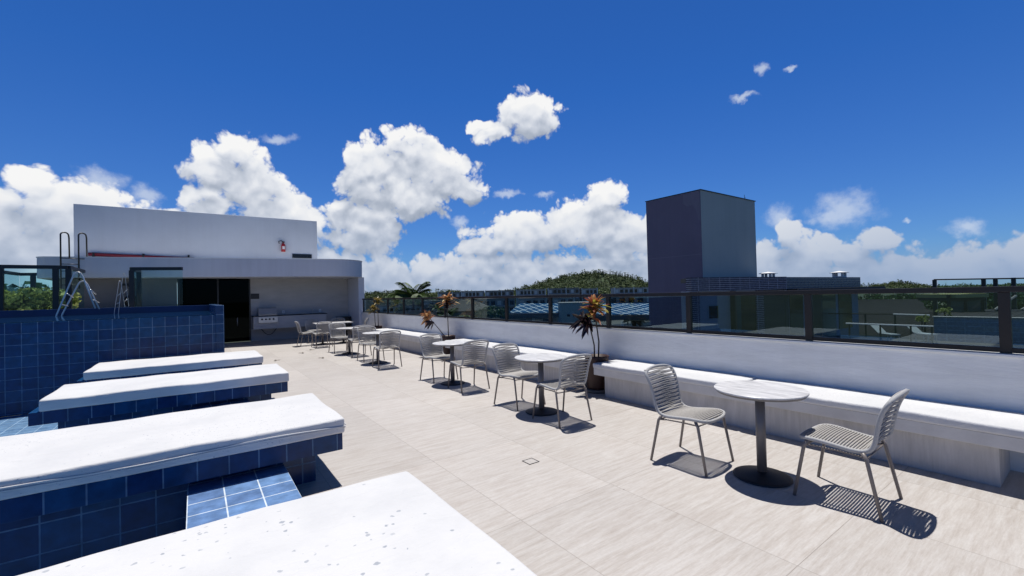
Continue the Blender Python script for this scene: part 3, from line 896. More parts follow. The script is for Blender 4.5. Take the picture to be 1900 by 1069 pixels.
bmesh.ops.bevel(bm, geom=bm.edges[:], offset=0.015, segments=2, affect='EDGES')
under(ta, 'hood', bm, M_steel_panel)
bm = bmesh.new(); tube(bm, [(2.03, 19.26, 1.055), (2.55, 19.26, 1.055)], 0.016, 7)
under(ta, 'hood_handle', bm, M_steel, True)
for k in range(4):
    bm = bmesh.new(); tube(bm, [(2.08 + k * 0.13, 19.29, 0.86), (2.08 + k * 0.13, 19.255, 0.86)], 0.032, 12)
    under(ta, 'knob', bm, M_black, True)
ta = thing('gas_hose', 'thin black gas hose looping under the counter below the grill', 'hose', (2.3, 19.6, 0.4))
bm = bmesh.new(); tube(bm, [(-0.22, 0, 0.085)] + [(-0.22 + 0.54 * k / 10, 0, 0.085 - 0.25 * math.sin(math.pi * k / 10)) for k in range(1, 10)] + [(0.32, 0, 0.085)], 0.013, 6)
obj('hose', bm, M_black, ta, True)
ta = thing('tap', 'slim curved kitchen tap standing on the dark worktop', 'tap', (3.95, 19.7, 0.993))
bm = bmesh.new(); tube(bm, [(0, 0, 0), (0, 0, 0.13), (0.01, -0.03, 0.17), (0.02, -0.08, 0.18), (0.03, -0.12, 0.15)], 0.011, 6)
obj('spout', bm, M_chrome, ta, True)
for x, lab in ((2.92, 'white wall socket on the alcove wall next to the grill'), (4.32, 'white wall socket on the alcove wall right of the tap')):
    ta = thing('wall_socket', lab, 'socket', (x, 19.985, 1.10), 0, 'white sockets on the alcove wall')
    obj('cover', B(-0.045, 0.045, -0.008, 0.012, -0.06, 0.06, 0.004), M_coping, ta)
    obj('outlet', B(-0.018, 0.018, -0.012, -0.0085, -0.02, 0.02), M_apart, ta)
ta = thing('cabinet', 'low black cabinet in the right corner of the alcove', 'cabinet', (5.2, 19.7, 0))
obj('body', B(-0.26, 0.26, -0.25, 0.25, 0.02, 0.80, 0.01), M_black, ta)
obj('door', B(-0.23, 0.23, -0.27, -0.252, 0.06, 0.76), M_black, ta)
ta = thing('security_camera', 'tiny dark dome camera under the pavilion ceiling', 'camera', (5.28, 19.6, 2.45))
bm = bmesh.new(); bmesh.ops.create_uvsphere(bm, u_segments=12, v_segments=8, radius=0.055)
obj('dome', bm, M_black, ta, True)
bm = bmesh.new(); lathe(bm, [(0, 0.0), (0.07, 0.0), (0.07, -0.03), (0, -0.03)], 16)
obj('mount', bm, M_coping, ta)
ta = thing('wall_lamp', 'dark box lamp on the brown grey wall by the second ladder', 'lamp', (-1.82, 19.7, 2.24))
obj('body', B(-0.17, 0.17, -0.05, 0.049, -0.035, 0.035, 0.004), M_black, ta)
obj('bracket', B(-0.02, 0.02, 0.0, 0.049, -0.07, -0.036), M_black, ta)
ta = thing('floor_fan', 'round dark fan in front of the brown grey wall', 'fan', (-1.72, 19.2, 1.40))
bm = bmesh.new(); tube(bm, [(0, 0.0, 0.28), (0, 0.10, 0.28)], 0.19, 20)
obj('cage', bm, M_black, ta, True)
bm = bmesh.new(); lathe(bm, [(0, 0), (0.14, 0), (0.14, 0.02), (0.02, 0.04), (0.02, 0.12), (0, 0.12)], 16)
obj('stand', bm, M_black, ta, True)

# ------------------------------------------------------------------ rope chairs
SIDE = [(0.235, 0.438), (0.20, 0.452), (0.13, 0.455), (0.05, 0.447), (-0.04, 0.436), (-0.11, 0.430), (-0.17, 0.436), (-0.210, 0.462), (-0.232, 0.51), (-0.246, 0.58), (-0.262, 0.66), (-0.285, 0.735), (-0.315, 0.795), (-0.340, 0.832)]
def side_pts(n):
    P = [Vector((0, y, z)) for y, z in SIDE]
    res = []
    for i in range(len(P) - 1):
        p0 = P[max(i - 1, 0)]; p1 = P[i]; p2 = P[i + 1]; p3 = P[min(i + 2, len(P) - 1)]
        for k in range(6):
            t = k / 6
            res.append(0.5 * ((2 * p1) + (p2 - p0) * t + (2 * p0 - 5 * p1 + 4 * p2 - p3) * t * t + (3 * p1 - p0 - 3 * p2 + p3) * t ** 3))
    res.append(P[-1])
    d = [0]
    for a, b in zip(res, res[1:]):
        d.append(d[-1] + (b - a).length)
    out = []
    j = 0
    for k in range(n):
        s = d[-1] * k / (n - 1)
        while j < len(d) - 2 and d[j + 1] < s:
            j += 1
        f = (s - d[j]) / max(d[j + 1] - d[j], 1e-6)
        out.append(res[j].lerp(res[j + 1], f))
    return out, d[-1]
def half_w(s):      # half width along the shell, s in 0..1 from seat front to back top
    w = 0.225 + 0.012 * math.cos(s * 6.28)
    if s < 0.11:
        q = 1 - s / 0.11
        w -= 0.085 * (1 - math.sqrt(max(0, 1 - q * q)))
    if s > 0.91:
        q = (s - 0.91) / 0.09
        w -= 0.075 * (1 - math.sqrt(max(0, 1 - q * q)))
    return w
def make_chair(label, group):
    t = thing('rope_chair', label, 'chair', group=group)
    pts, L = side_pts(41)
    N = len(pts)
    loop = []
    for i, p in enumerate(pts):
        loop.append(Vector((half_w(i / (N - 1)), p.y, p.z)))
    for k in range(1, 6):
        f = 1 - 2 * k / 6
        loop.append(Vector((half_w(1) * f, pts[-1].y - 0.012 * (1 - f * f), pts[-1].z + 0.012 * (1 - f * f))))
    for i in range(N - 1, -1, -1):
        loop.append(Vector((-half_w(i / (N - 1)), pts[i].y, pts[i].z)))
    for k in range(1, 6):
        f = -1 + 2 * k / 6
        loop.append(Vector((half_w(0) * f, pts[0].y + 0.012 * (1 - f * f), pts[0].z - 0.004)))
    bm = bmesh.new(); tube(bm, loop, 0.0150, 8, closed=True)
    bmesh.ops.recalc_face_normals(bm, faces=bm.faces)
    obj('shell_frame', bm, M_chair_frame, t, True)
    NR = 46
    fine, L = side_pts(NR + 1)
    bs = bmesh.new(); bb = bmesh.new()
    split = 23
    rg = random.Random(3)
    for i in range(1, NR):
        s = i / NR
        p = fine[i]; q = fine[min(i + 1, NR)]
        tan = (q - p).normalized()
        nrm = Vector((0, tan.z, -tan.y))                       # below the seat / behind the back
        w = half_w(s)
        if i < split:
            layers = [(0.012, 0.0)]
            sag = 0.016 * math.sin(min(s / 0.5, 1) * math.pi)
            tgt = bs; r = 0.0066
        else:
            layers = [(0.012, 0.0), (-0.010, 0.5)]
            sag = 0.012; tgt = bb; r = 0.0060
        for off, sh in layers:
            row = []
            for k in range(7):
                f = -1 + k / 3
                base = p.lerp(q, sh)
                zig = (0.010 * (f if i % 2 else -f)) if i >= split else 0.0
                c = base + nrm * (sag * (1 - f * f) - off * (0.3 + 0.7 * (abs(f) ** 3) if i < split else 1.0) * -0.6)
                c = c + tan * zig
                row.append(Vector((w * f, c.y, c.z)))
            tube(tgt, row, r, 5, caps=False)
    obj('seat', bs, M_rope, t, True)
    obj('backrest', bb, M_rope, t, True)
    for sx in (-1, 1):
        bm = bmesh.new(); tube(bm, [(sx * 0.232, 0.165, 0.440), (sx * 0.240, 0.19, 0.40), (sx * 0.256, 0.262, 0.0)], 0.0140, 8, r2=0.0115)
        obj('leg', bm, M_leg, t, True)
        bm = bmesh.new(); tube(bm, [(sx * 0.232, -0.165, 0.430), (sx * 0.240, -0.19, 0.39), (sx * 0.262, -0.268, 0.0)], 0.0140, 8, r2=0.0115)
        obj('leg', bm, M_leg, t, True)
    bm = bmesh.new()
    for sx in (-1, 1):
        tube(bm, [(sx * 0.238, 0.185, 0.405), (sx * 0.18, 0.14, 0.392), (sx * 0.17, 0, 0.390), (sx * 0.18, -0.14, 0.388), (sx * 0.238, -0.185, 0.395)], 0.007, 6)
    tube(bm, [(-0.238, 0.185, 0.405), (0, 0.175, 0.392), (0.238, 0.185, 0.405)], 0.007, 6)
    tube(bm, [(-0.238, -0.187, 0.395), (0, -0.18, 0.386), (0.238, -0.187, 0.395)], 0.007, 6)
    obj('seat_frame', bm, M_leg, t, True)
    return t
def dup(root, loc, rotz, label):
    r = root.copy(); COL.objects.link(r); r.location = loc; r.rotation_euler = (0, 0, rotz); r['label'] = label
    for ch in list(root.children):
        c = ch.copy(); COL.objects.link(c); c.parent = r
    return r
CH = [(3.755, 2.38, 184, 'grey rope chair left of the front marble topped table, facing the camera side'),
      (3.985, 1.25, 2, 'grey rope chair right of the front table, nearest of all and seen from its side'),
      (3.80, 5.13, 183, 'grey rope chair left of the second round table, facing us'),
      (3.74, 4.17, -1, 'grey rope chair with its back turned at the second round table, beside the pot'),
      (3.77, 7.66, 183, 'grey rope chair left of the third round table, facing us'),
      (3.79, 6.59, -2, 'grey rope chair with its back to us at the third round table'),
      (3.57, 9.93, -3, 'grey rope chair with its back to us, right of the fourth round table'),
      (3.62, 11.22, 180, 'grey rope chair behind the fourth round table, only its top and legs clear'),
      (3.68, 12.42, 0, 'grey rope chair with its back to us at the fifth round table'),
      (3.50, 13.62, 183, 'grey rope chair facing us behind the fifth round table'),
      (3.42, 15.62, 4, 'grey rope chair with its back to us at the rectangular table'),
      (3.12, 16.45, -88, 'grey rope chair in profile at the left end of the rectangular table'),
      (3.55, 17.42, 182, 'grey rope chair behind the rectangular table, toward its left end'),
      (4.45, 17.35, 178, 'grey rope chair behind the rectangular table, by the black cabinet'),
      (4.80, 16.25, 84, 'grey rope chair in profile at the right end of the rectangular table')]
chair0 = None
for (x, y, r, lab) in CH:
    if chair0 is None:
        chair0 = make_chair(lab, 'grey rope chairs on the terrace')
        chair0.location = (x, y, 0); chair0.rotation_euler = (0, 0, rad(r))
    else:
        dup(chair0, (x, y, 0), rad(r), lab)

# ------------------------------------------------------------------ tables
def make_table(label, group):
    t = thing('round_table', label, 'table', group=group)
    bm = bmesh.new(); lathe(bm, [(0, 0.728), (0.345, 0.728), (0.352, 0.732), (0.352, 0.742), (0.348, 0.745), (0, 0.745)], 56)
    obj('tabletop', bm, M_marble, t)
    bm = bmesh.new(); lathe(bm, [(0, 0.712), (0.335, 0.712), (0.348, 0.7275), (0, 0.7275)], 48)
    obj('underside', bm, M_top_edge, t)
    bm = bmesh.new(); tube(bm, [(0, 0, 0.03), (0, 0, 0.712)], 0.038, 20)
    obj('column', bm, M_table_col, t, True)
    bm = bmesh.new(); lathe(bm, [(0, 0.0), (0.215, 0.0), (0.222, 0.006), (0.222, 0.012), (0.20, 0.020), (0.09, 0.040), (0.045, 0.052), (0, 0.052)], 48)
    obj('base_plate', bm, M_table_base, t, True)
    return t
TB = [(3.876, 1.809, 'front round bistro table with streaked pale stone top, nearest the camera'),
      (3.775, 4.60, 'second round bistro table from the camera, in front of the rust brown pot'),
      (3.785, 7.14, 'third round bistro table from the camera, by the middle bench'),
      (3.60, 10.62, 'fourth round bistro table from the camera, between two chairs'),
      (3.58, 12.98, 'fifth round bistro table, the last one before the rectangular table')]
table0 = None
for (x, y, lab) in TB:
    if table0 is None:
        table0 = make_table(lab, 'round bistro tables'); table0.location = (x, y, 0)
    else:
        dup(table0, (x, y, 0), 0, lab)
t = thing('rectangular_table', 'rectangular pale dining table at the back near the alcove', 'table', (3.98, 16.45, 0), rad(-4))
obj('tabletop', B(-0.62, 0.62, -0.38, 0.38, 0.722, 0.745, 0.003), M_marble, t)
for sx in (-0.35, 0.35):
    bm = bmesh.new(); tube(bm, [(sx, 0, 0.03), (sx, 0, 0.721)], 0.035, 14); obj('column', bm, M_table_col, t, True)
    bm = bmesh.new(); lathe(bm, [(0, 0), (0.2, 0), (0.2, 0.012), (0.05, 0.04), (0, 0.04)], 32, sx, 0); obj('base_plate', bm, M_table_base, t, True)

# ------------------------------------------------------------------ pots and plants
def pot(x, y, label):
    t = thing('plant_pot', label, 'pot', (x, y, 0), 0, 'rust brown pots by the parapet wall')
    bm = bmesh.new(); lathe(bm, [(0, 0.0), (0.205, 0.0), (0.215, 0.045), (0.195, 0.05), (0, 0.05)], 28); obj('saucer', bm, M_saucer, t, True)
    bm = bmesh.new(); lathe(bm, [(0, 0.052), (0.155, 0.052), (0.165, 0.08), (0.190, 0.54), (0.196, 0.575), (0.178, 0.575), (0.172, 0.53), (0, 0.53)], 28); obj('body', bm, M_pot, t, True)
    bm = bmesh.new(); lathe(bm, [(0, 0.545), (0.10, 0.54), (0.171, 0.532)], 20); obj('soil', bm, M_soil, t, True)
def rosette(bm, c, axis, rng, n, L, w, droop=0.55, spread=1.0):
    axis = axis.normalized()
    for i in range(n):
        d = rdir(rng)
        d = (d - axis * d.dot(axis)).normalized()
        up = rng.uniform(-0.1, 2.2)
        dd = (d * spread + axis * up).normalized()
        base = c + axis * rng.uniform(-0.10, 0.05)
        leaf_quad(bm, base, dd, axis + rdir(rng) * 0.2, L * rng.uniform(0.7, 1.15), w * rng.uniform(0.7, 1.1), droop * rng.uniform(0.5, 1.3), 5)
def plant(x, y, label, stems, heads):
    t = thing('potted_plant', label, 'plant', (x, y, 0.55), 0, 'long stemmed potted plants')
    for pts in stems:
        bm = bmesh.new(); tube(bm, pts, 0.013, 7, r2=0.009); obj('stem', bm, M_stem, t, True)
    for (c, ax, n, L, w, m_, seed) in heads:
        bm = bmesh.new(); rosette(bm, Vector(c), Vector(ax), random.Random(seed), int(n * 1.6), L, w * 1.1, 0.40); obj('leaf_rosette', bm, m_, t)
pot(5.25, 4.97, 'rust brown pot on a saucer between the near and middle benches')
pot(5.25, 10.12, 'rust brown pot holding the leaning plant, past the middle bench')
pot(5.28, 15.65, 'rust brown pot at the far end of the benches')
plant(5.25, 4.97, 'tall two stemmed plant with red, yellow and dark leaves in the nearest pot',
      [[(-0.05, 0, -0.02), (-0.07, -0.02, 0.2), (-0.12, 0.0, 0.45), (-0.14, 0.02, 0.62)], [(0.02, -0.02, -0.02), (0.04, -0.02, 0.25), (0.01, 0.0, 0.55), (-0.02, 0.0, 0.80)]],
      [((-0.02, 0, 0.80), (0, 0, 1), 34, 0.30, 0.072, M_leaf_red, 5), ((-0.08, 0.0, 0.70), (-0.3, 0.1, 0.8), 12, 0.27, 0.06, M_leaf_red, 8), ((-0.19, 0.03, 0.58), (-0.6, 0.1, 0.25), 24, 0.24, 0.075, M_leaf_dark, 6)])
plant(5.25, 10.12, 'plant with one upright and one leaning stem and orange tan leaves',
      [[(0.02, 0, -0.02), (0.0, -0.02, 0.5), (0.0, -0.02, 0.95)], [(-0.04, 0.05, -0.02), (-0.12, 0.32, 0.22), (-0.22, 0.66, 0.50)]],
      [((0.0, -0.02, 0.93), (0, 0, 1), 30, 0.31, 0.07, M_leaf_orange, 15), ((0.0, -0.02, 0.80), (0, 0, 1), 12, 0.26, 0.07, M_leaf_dark, 17), ((-0.22, 0.66, 0.50), (-0.2, 0.6, 0.7), 30, 0.29, 0.065, M_leaf_orange, 16), ((-0.18, 0.50, 0.36), (-0.2, 0.8, 0.1), 5, 0.26, 0.06, M_leaf_dark, 18)])
plant(5.28, 15.65, 'two stemmed plant with olive yellow leaves at the far end of the wall',
      [[(0.0, 0.12, -0.02), (0.01, 0.25, 0.5), (0.0, 0.3, 0.80)], [(0.03, -0.1, -0.02), (0.02, -0.1, 0.55), (0.0, -0.15, 0.98)]],
      [((0.0, 0.3, 0.62), (0, 0, 1), 34, 0.27, 0.06, M_leaf_olive, 25), ((0.0, -0.15, 0.88), (0, 0, 1), 30, 0.27, 0.06, M_leaf_olive, 26)])

# ------------------------------------------------------------------ neighbouring tower and low building
t = thing('service_tower', 'tall windowless dark grey concrete tower block rising behind the balustrade', 'tower', (22, 13, -14))
ox, oy = 20.0, 11.81
bm = bmesh.new()
vs = box(bm, ox, ox + 5.45, oy, oy + 3.16, -14, 6.44)
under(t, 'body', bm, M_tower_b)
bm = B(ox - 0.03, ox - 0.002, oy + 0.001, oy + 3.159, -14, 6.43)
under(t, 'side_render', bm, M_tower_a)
bm = bmesh.new()
rg = random.Random(9)
P = [(oy + 0.02, 6.42), (oy + 0.55, 6.42), (oy + 0.9, 6.41), (oy + 0.95, 5.95), (oy + 0.72, 5.75), (oy + 0.42, 5.78), (oy + 0.22, 5.45), (oy + 0.12, 5.0), (oy + 0.02, 4.9)]
for dx0, dx1 in ((-0.036, -0.031),):
    a = [bm.verts.new((ox + dx0, y, z)) for y, z in P]
    bm.faces.new(a)
bmesh.ops.recalc_face_normals(bm, faces=bm.faces)
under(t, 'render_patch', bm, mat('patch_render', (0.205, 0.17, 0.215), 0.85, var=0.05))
under(t, 'joint', B(ox - 0.034, ox - 0.0305, oy + 0.05, oy + 3.1, 3.30, 3.325), mat('joint_render', (0.23, 0.185, 0.24), 0.8))
under(t, 'roof_edge', B(ox - 0.05, ox + 5.5, oy - 0.05, oy + 3.2, 6.441, 6.475), M_black)
t = thing('antenna', 'small aerial standing on the tower roof edge', 'antenna', (24.7, 12.0, 6.476))
t.scale = (0.6, 0.6, 0.6)
bm = bmesh.new()
tube(bm, [(0, 0, 0), (0, 0, 0.5)], 0.02, 5); tube(bm, [(-0.3, 0, 0.12), (0.3, 0, 0.12)], 0.018, 5); tube(bm, [(0.1, 0, 0), (0.12, 0, 0.3)], 0.018, 5)
obj('mast', bm, M_black, t)

A = Vector((16.97, 10.55)); Bp = Vector((22.97, 9.30)); Cp = Vector((31.99, 8.96))
t = thing('neighbouring_building', 'low dark flat roofed building with lattice brick band in front of the tower', 'building', (A.x, A.y, -14))
dAB = (Bp - A).normalized(); dBC = (Cp - Bp).normalized()
nAB = Vector((-dAB.y, dAB.x))
bm = bmesh.new(); prism(bm, [tuple(A), tuple(Bp), tuple(Bp + nAB * 0.3), tuple(A + nAB * 0.3)], 1.52, 2.11); under(t, 'lattice_band', bm, M_lattice)
nBC = Vector((-dBC.y, dBC.x))
bm = bmesh.new(); oriented(bm, Bp + dBC * 0.002, Cp, 0.0, 0.3, 1.52, 2.09); under(t, 'tile_band', bm, M_navy_far)
bm = bmesh.new(); prism(bm, [tuple(A + nAB * 0.31), tuple(Bp + nAB * 0.31), tuple(Cp + nBC * 0.31), (Cp.x, 11.0), (A.x + 1.0, 11.7)], 1.9, 2.08); under(t, 'roof', bm, M_dark_slab)
bm = bmesh.new(); prism(bm, [tuple(Bp - nAB * 0.5), (33.4, 8.15), (33.4, 8.9), tuple(Cp + dBC * 0.3), tuple(Bp + dBC * 0.01)], 1.30, 1.515); under(t, 'overhang', bm, M_dark_slab)
bm = bmesh.new(); prism(bm, [tuple(A + nAB * 0.15), tuple(Bp + nAB * 0.15), tuple(Cp + nBC * 0.15), (Cp.x, 11.0), (A.x + 1.0, 11.7)], -14, 1.515); under(t, 'wall', bm, M_far_wall)
def facade(p, d, n, s0, s1, z0, z1, m_, name, out=0.03):
    bm = bmesh.new(); a = p + d * s0; b = p + d * s1
    prism(bm, [tuple(a + n * (0.149 - out)), tuple(b + n * (0.149 - out)), tuple(b + n * 0.149), tuple(a + n * 0.149)], z0, z1)
    return under(t, name, bm, m_)
L1 = (Bp - A).length; L2 = (Cp - Bp).length
def sx(px):      # fraction along the front, from the photo's columns
    return px
facade(A, dAB, nAB, 0.05, 0.50, -5, 1.51, M_lattice, 'lattice_pier', 0.10)
w = facade(A, dAB, nAB, 1.12, 1.66, 0.32, 0.86, M_window, 'window')
facade(A, dAB, nAB, 1.06, 1.72, 0.26, 0.92, M_far_light, 'window_frame', 0.02)
facade(A, dAB, nAB, 2.45, 2.55, -5, 1.51, M_black, 'column', 0.25)
facade(A, dAB, nAB, 2.56, 3.10, -1.2, 1.3, M_teal_glass, 'door_pane')
facade(A, dAB, nAB, 2.54, 4.10, -2.2, 1.4, M_window, 'doorway', 0.012)
facade(A, dAB, nAB, 4.12, 4.60, -5, 1.51, M_lattice, 'lattice_pier', 0.05)
facade(A, dAB, nAB, 4.62, L1 - 0.02, -5, 1.51, M_louvre, 'louvre_panel')
facade(Bp, dBC, nBC, 0.05, 0.4, -5, 1.29, M_louvre, 'louvre_panel')
facade(Bp, dBC, nBC, 0.5, 1.9, -5, 1.29, M_window, 'doorway')
facade(Bp, dBC, nBC, 2.6, 4.0, -5, 1.29, M_dark_slab, 'doorway')
facade(Bp, dBC, nBC, 4.1, 5.8, -5, 1.29, M_teal_glass, 'window_pane')
facade(Bp, dBC, nBC, 6.2, 8.0, -0.8, 1.20, M_window, 'window')
for (x, y, s, lab) in ((24.6, 10.85, 1.0, 'white capped roof vent next to the tower'), (31.2, 9.75, 1.15, 'white capped roof vent at the right end of the low roof')):
    c = thing('roof_vent', lab, 'vent', (x, y, 2.085), 0, 'capped vents on the low roof')
    c.scale = (s, s, s)
    obj('base', B(-0.24, 0.24, -0.24, 0.24, 0, 0.08), M_apart3, c)
    for a, b in ((-0.19, -0.19), (0.19, -0.19), (-0.19, 0.19), (0.19, 0.19)):
        obj('post', B(a - 0.05, a + 0.05, b - 0.05, b + 0.05, 0.081, 0.25), M_apart3, c)
    bm = bmesh.new()
    lo = [bm.verts.new(p) for p in ((-0.33, -0.33, 0.251), (0.33, -0.33, 0.251), (0.33, 0.33, 0.251), (-0.33, 0.33, 0.251))]
    md = [bm.verts.new((p.co.x, p.co.y, 0.28)) for p in lo]
    ap = bm.verts.new((0, 0, 0.36))
    bm.faces.new(lo[::-1])
    for k in range(4):
        bm.faces.new((lo[k], lo[(k + 1) % 4], md[(k + 1) % 4], md[k])); bm.faces.new((md[k], md[(k + 1) % 4], ap))
    obj('cap', bm, M_coping, c)

# roofs and terraces to the right
t = thing('tiled_roof', 'broad dark tiled roof slope beyond the low building', 'roof', (60, 14, -2))
bm = bmesh.new()
q = [bm.verts.new(p) for p in ((46, 16.0, -2.6), (46, 6.0, -2.6), (76, 8.0, -0.35), (78, 26.0, -0.45))]
bm.faces.new(q)
bmesh.ops.solidify(bm, geom=bm.faces[:], thickness=0.3)
under(t, 'roof', bm, M_roof_tile)
bm = B(74, 80, 7, 27, -6, -0.75); under(t, 'wall', bm, M_apart2)
t = thing('pool_terrace', 'neighbouring roof terrace with a pale blue tiled pool wall at the right', 'terrace', (29, 3, -14))
bm = bmesh.new(); oriented(bm, (28.66, 5.23), (29.4, -3.0), 0.0, 9.0, -14.0, 0.0); under(t, 'pool_wall', bm, M_far_pool_tile)
bm = bmesh.new(); oriented(bm, (28.68, 5.20), (29.4, -3.0), 0.4, 8.9, 0.001, 0.02); under(t, 'deck', bm, M_roof_tile)
bm = bmesh.new(); oriented(bm, (28.62, 5.26), (29.36, -3.0), -0.05, 0.35, 0.001, 0.035); under(t, 'coping', bm, M_apart)
t = thing('terrace_railing', 'thin railing with pale top bar on the lower terrace by the pool wall', 'railing', (21.7, 5, -0.6))
bm = bmesh.new(); tube(bm, [(21.64, 6.6, 0.06), (21.83, 3.99, 0.04)], 0.035, 6); under(t, 'top_rail', bm, M_apart3)
for yy in (6.5, 5.5, 4.6, 4.02):
    bm = bmesh.new(); tube(bm, [(21.7, yy, -1.4), (21.7, yy, 0.04)], 0.03, 6); under(t, 'post', bm, M_black)
t = thing('terrace_railing', 'second railing farther back whose top bar meets the pool terrace post', 'railing', (28.5, 6, -0.6))
bm = bmesh.new(); tube(bm, [(28.38, 6.66, 0.12), (28.6, 5.35, 0.08)], 0.045, 6); under(t, 'top_rail', bm, M_apart3)
bm = bmesh.new(); tube(bm, [(27.6, 9.2, 0.13), (28.37, 6.67, 0.12)], 0.03, 6); under(t, 'top_rail', bm, M_black)
for yy in (7.8, 6.6, 5.5):
    bm = bmesh.new(); tube(bm, [(28.4, yy, -1.6), (28.4, yy, 0.1)], 0.04, 6); under(t, 'post', bm, M_black)
t = thing('far_glass_fence', 'dark framed glass fence standing above the handrail at the far right', 'glass fence', (41, 7.3, 0.2))
bm = bmesh.new(); tube(bm, [(41.0, 7.4, 1.87), (42.9, 3.5, 1.80), (43.6, 0.5, 1.78)], 0.05, 6); under(t, 'top_rail', bm, M_black)
for (x, y) in ((41.0, 7.36), (42.1, 5.2), (42.35, 4.7), (42.7, 3.95), (43.3, 1.8)):
    under(t, 'post', B(x - 0.12, x + 0.12, y - 0.1, y + 0.1, -1.0, 1.86), M_black)
for (p, q_) in (((41.05, 7.2), (42.05, 5.3)), ((42.15, 5.1), (42.65, 4.05)), ((42.75, 3.85), (43.25, 1.9))):
    bm = bmesh.new(); oriented(bm, p, q_, -0.01, 0.01, 0.3, 1.80); under(t, 'glass_panel', bm, M_glass_green)
t = thing('pergola', 'dark pergola with a pale yellow awning and glass walls on the neighbouring terrace', 'pergola', (34, 5, 0))
bm = bmesh.new(); oriented(bm, (33.46, 5.45), (34.85, 4.42), -0.4, 2.0, 0.80, 1.0); under(t, 'awning', bm, M_yellow)
bm = bmesh.new(); oriented(bm, (33.46, 5.45), (34.85, 4.42), 0.0, 0.1, 0.0, 0.62); under(t, 'glass_wall', bm, M_teal_glass)
bm = bmesh.new(); oriented(bm, (33.4, 5.5), (34.9, 4.38), -0.12, 1.8, 0.63, 0.799); under(t, 'beam', bm, M_dark_slab)
for (x, y) in ((33.42, 5.47), (34.15, 4.93), (34.9, 4.38), (35.4, 3.9), (35.8, 3.5), (36.6, 2.7)):
    under(t, 'post', B(x - 0.07, x + 0.07, y - 0.07, y + 0.07, -0.3, 0.98), M_dark_slab)
for k in range(3):
    bm = bmesh.new(); tube(bm, [(34.6 + k * 0.7, 3.9 - k * 0.9, 0.12), (35.4 + k * 0.7, 3.2 - k * 0.9, 0.85)], 0.06, 6); under(t, 'brace', bm, M_apart2)
bm = bmesh.new(); oriented(bm, (34.4, 4.72), (37.6, 1.9), -0.05, 0.4, 1.02, 1.14); under(t, 'beam', bm, M_dark_slab)
rng = random.Random(31)
for (x, y, z, lab, m_) in ((27.9, 5.5, -0.2, 'small yellow green bush at the pool wall corner', M_leaf_hedge), (29.6, 5.0, 0.1, 'low yellow green planting on the pool wall', M_leaf_hedge)):
    t = thing('terrace_bush', lab, 'bush', (x, y, z))
    bm = bmesh.new()
    for i in range(6):
        clump(bm, Vector((rng.uniform(-.2, .2), rng.uniform(-.2, .2), rng.uniform(0, .25))), 0.15, 25, 0.12, rng)
    obj('leaves', bm, m_, t)
    bm = bmesh.new(); tube(bm, [(0, 0, -0.4), (0, 0, 0.1)], 0.03, 5); obj('stem', bm, M_stem, t)
# loungers on the neighbour's lower terrace
for (x, y, lab) in ((24.3, 5.9, 'white sun lounger on the lower terrace, left of the pair'), (25.2, 4.9, 'white sun lounger on the lower terrace, right of the pair')):
    t = thing('sun_lounger', lab, 'lounger', (x, y, -0.80), rad(50), 'white loungers on the lower terrace'); t.scale = (0.62, 0.62, 0.9)
    obj('seat', B(-0.7, 0.5, -0.3, 0.3, 0.25, 0.33, 0.02), M_lounger, t)
    bm = bmesh.new()
    vs = box(bm, 0.51, 1.2, -0.3, 0.3, 0.26, 0.33, 0.02)
    for v in bm.verts:
        v.co.z += (v.co.x - 0.5) * 0.5
    obj('backrest', bm, M_lounger, t)
    for a in (-0.6, 0.4):
        for b in (-0.26, 0.26):
            obj('leg', B(a - 0.02, a + 0.02, b - 0.02, b + 0.02, -0.299, 0.249), M_steel, t)
struct(obj('lower_terrace', B(19, 28.4, -2, 9.0, -14, -1.1), M_dark_slab))

# ------------------------------------------------------------------ solar roofed hall, hip roof house
def hall(label, tl, tr, bl, br, slope_t):
    t = thing('solar_hall', label, 'building', (bl[0], bl[1], -14), 0, 'halls with solar panel roofs')
    bm = bmesh.new()
    vs = [bm.verts.new(p) for p in (bl, br, tr, tl)]
    bm.faces.new(vs)
    bm.normal_update()
    if bm.faces[:][0].normal.z < 0:
        bmesh.ops.reverse_faces(bm, faces=bm.faces)
    L = bm.loops.layers.uv.verify()
    bmesh.ops.solidify(bm, geom=bm.faces[:], thickness=0.25)
    o = under(t, 'solar_roof', bm, M_solar)
    a = Vector(bl[:2]); b = Vector(br[:2])
    bm = bmesh.new(); oriented(bm, a, b, -0.35, 0.6, bl[2] - 1.15, bl[2] - 0.32); under(t, 'eave', bm, M_eave)
    bm = bmesh.new(); oriented(bm, a, b, 1.6, 3.0, -14, bl[2] - 1.2); under(t, 'wall', bm, M_hall_wall)
    d = (b - a); n = int(d.length / 2.2)
    for k in range(n + 1):
        p = a + d * (k / n)
        if k % 2 == 0:
            under(t, 'column', B(p.x - 0.18, p.x + 0.18, p.y + 0.3, p.y + 0.66, -14, bl[2] - 1.16), M_apart3)
        elif k < n:
            bm = bmesh.new(); dd = d.normalized(); nn = Vector((-dd.y, dd.x))
            prism(bm, [tuple(p - dd * 0.8 + nn * 1.52), tuple(p + dd * 0.8 + nn * 1.52), tuple(p + dd * 0.8 + nn * 1.599), tuple(p - dd * 0.8 + nn * 1.599)], bl[2] - 3.4, bl[2] - 1.5)
            under(t, 'opening', bm, M_window)
    return t
hall('hall with solar panel roof left of the pale block', (54.0, 72.0, -0.36), (60.8, 67.1, -0.57), (48.7, 68.5, -1.93), (56.75, 62.7, -2.18), 0)
hall('hall with solar panel roof between the pale block and the tower', (62.0, 58.9, -0.58), (72.5, 51.2, -0.9), (56.0, 53.4, -2.24), (66.5, 45.7, -2.62), 0)
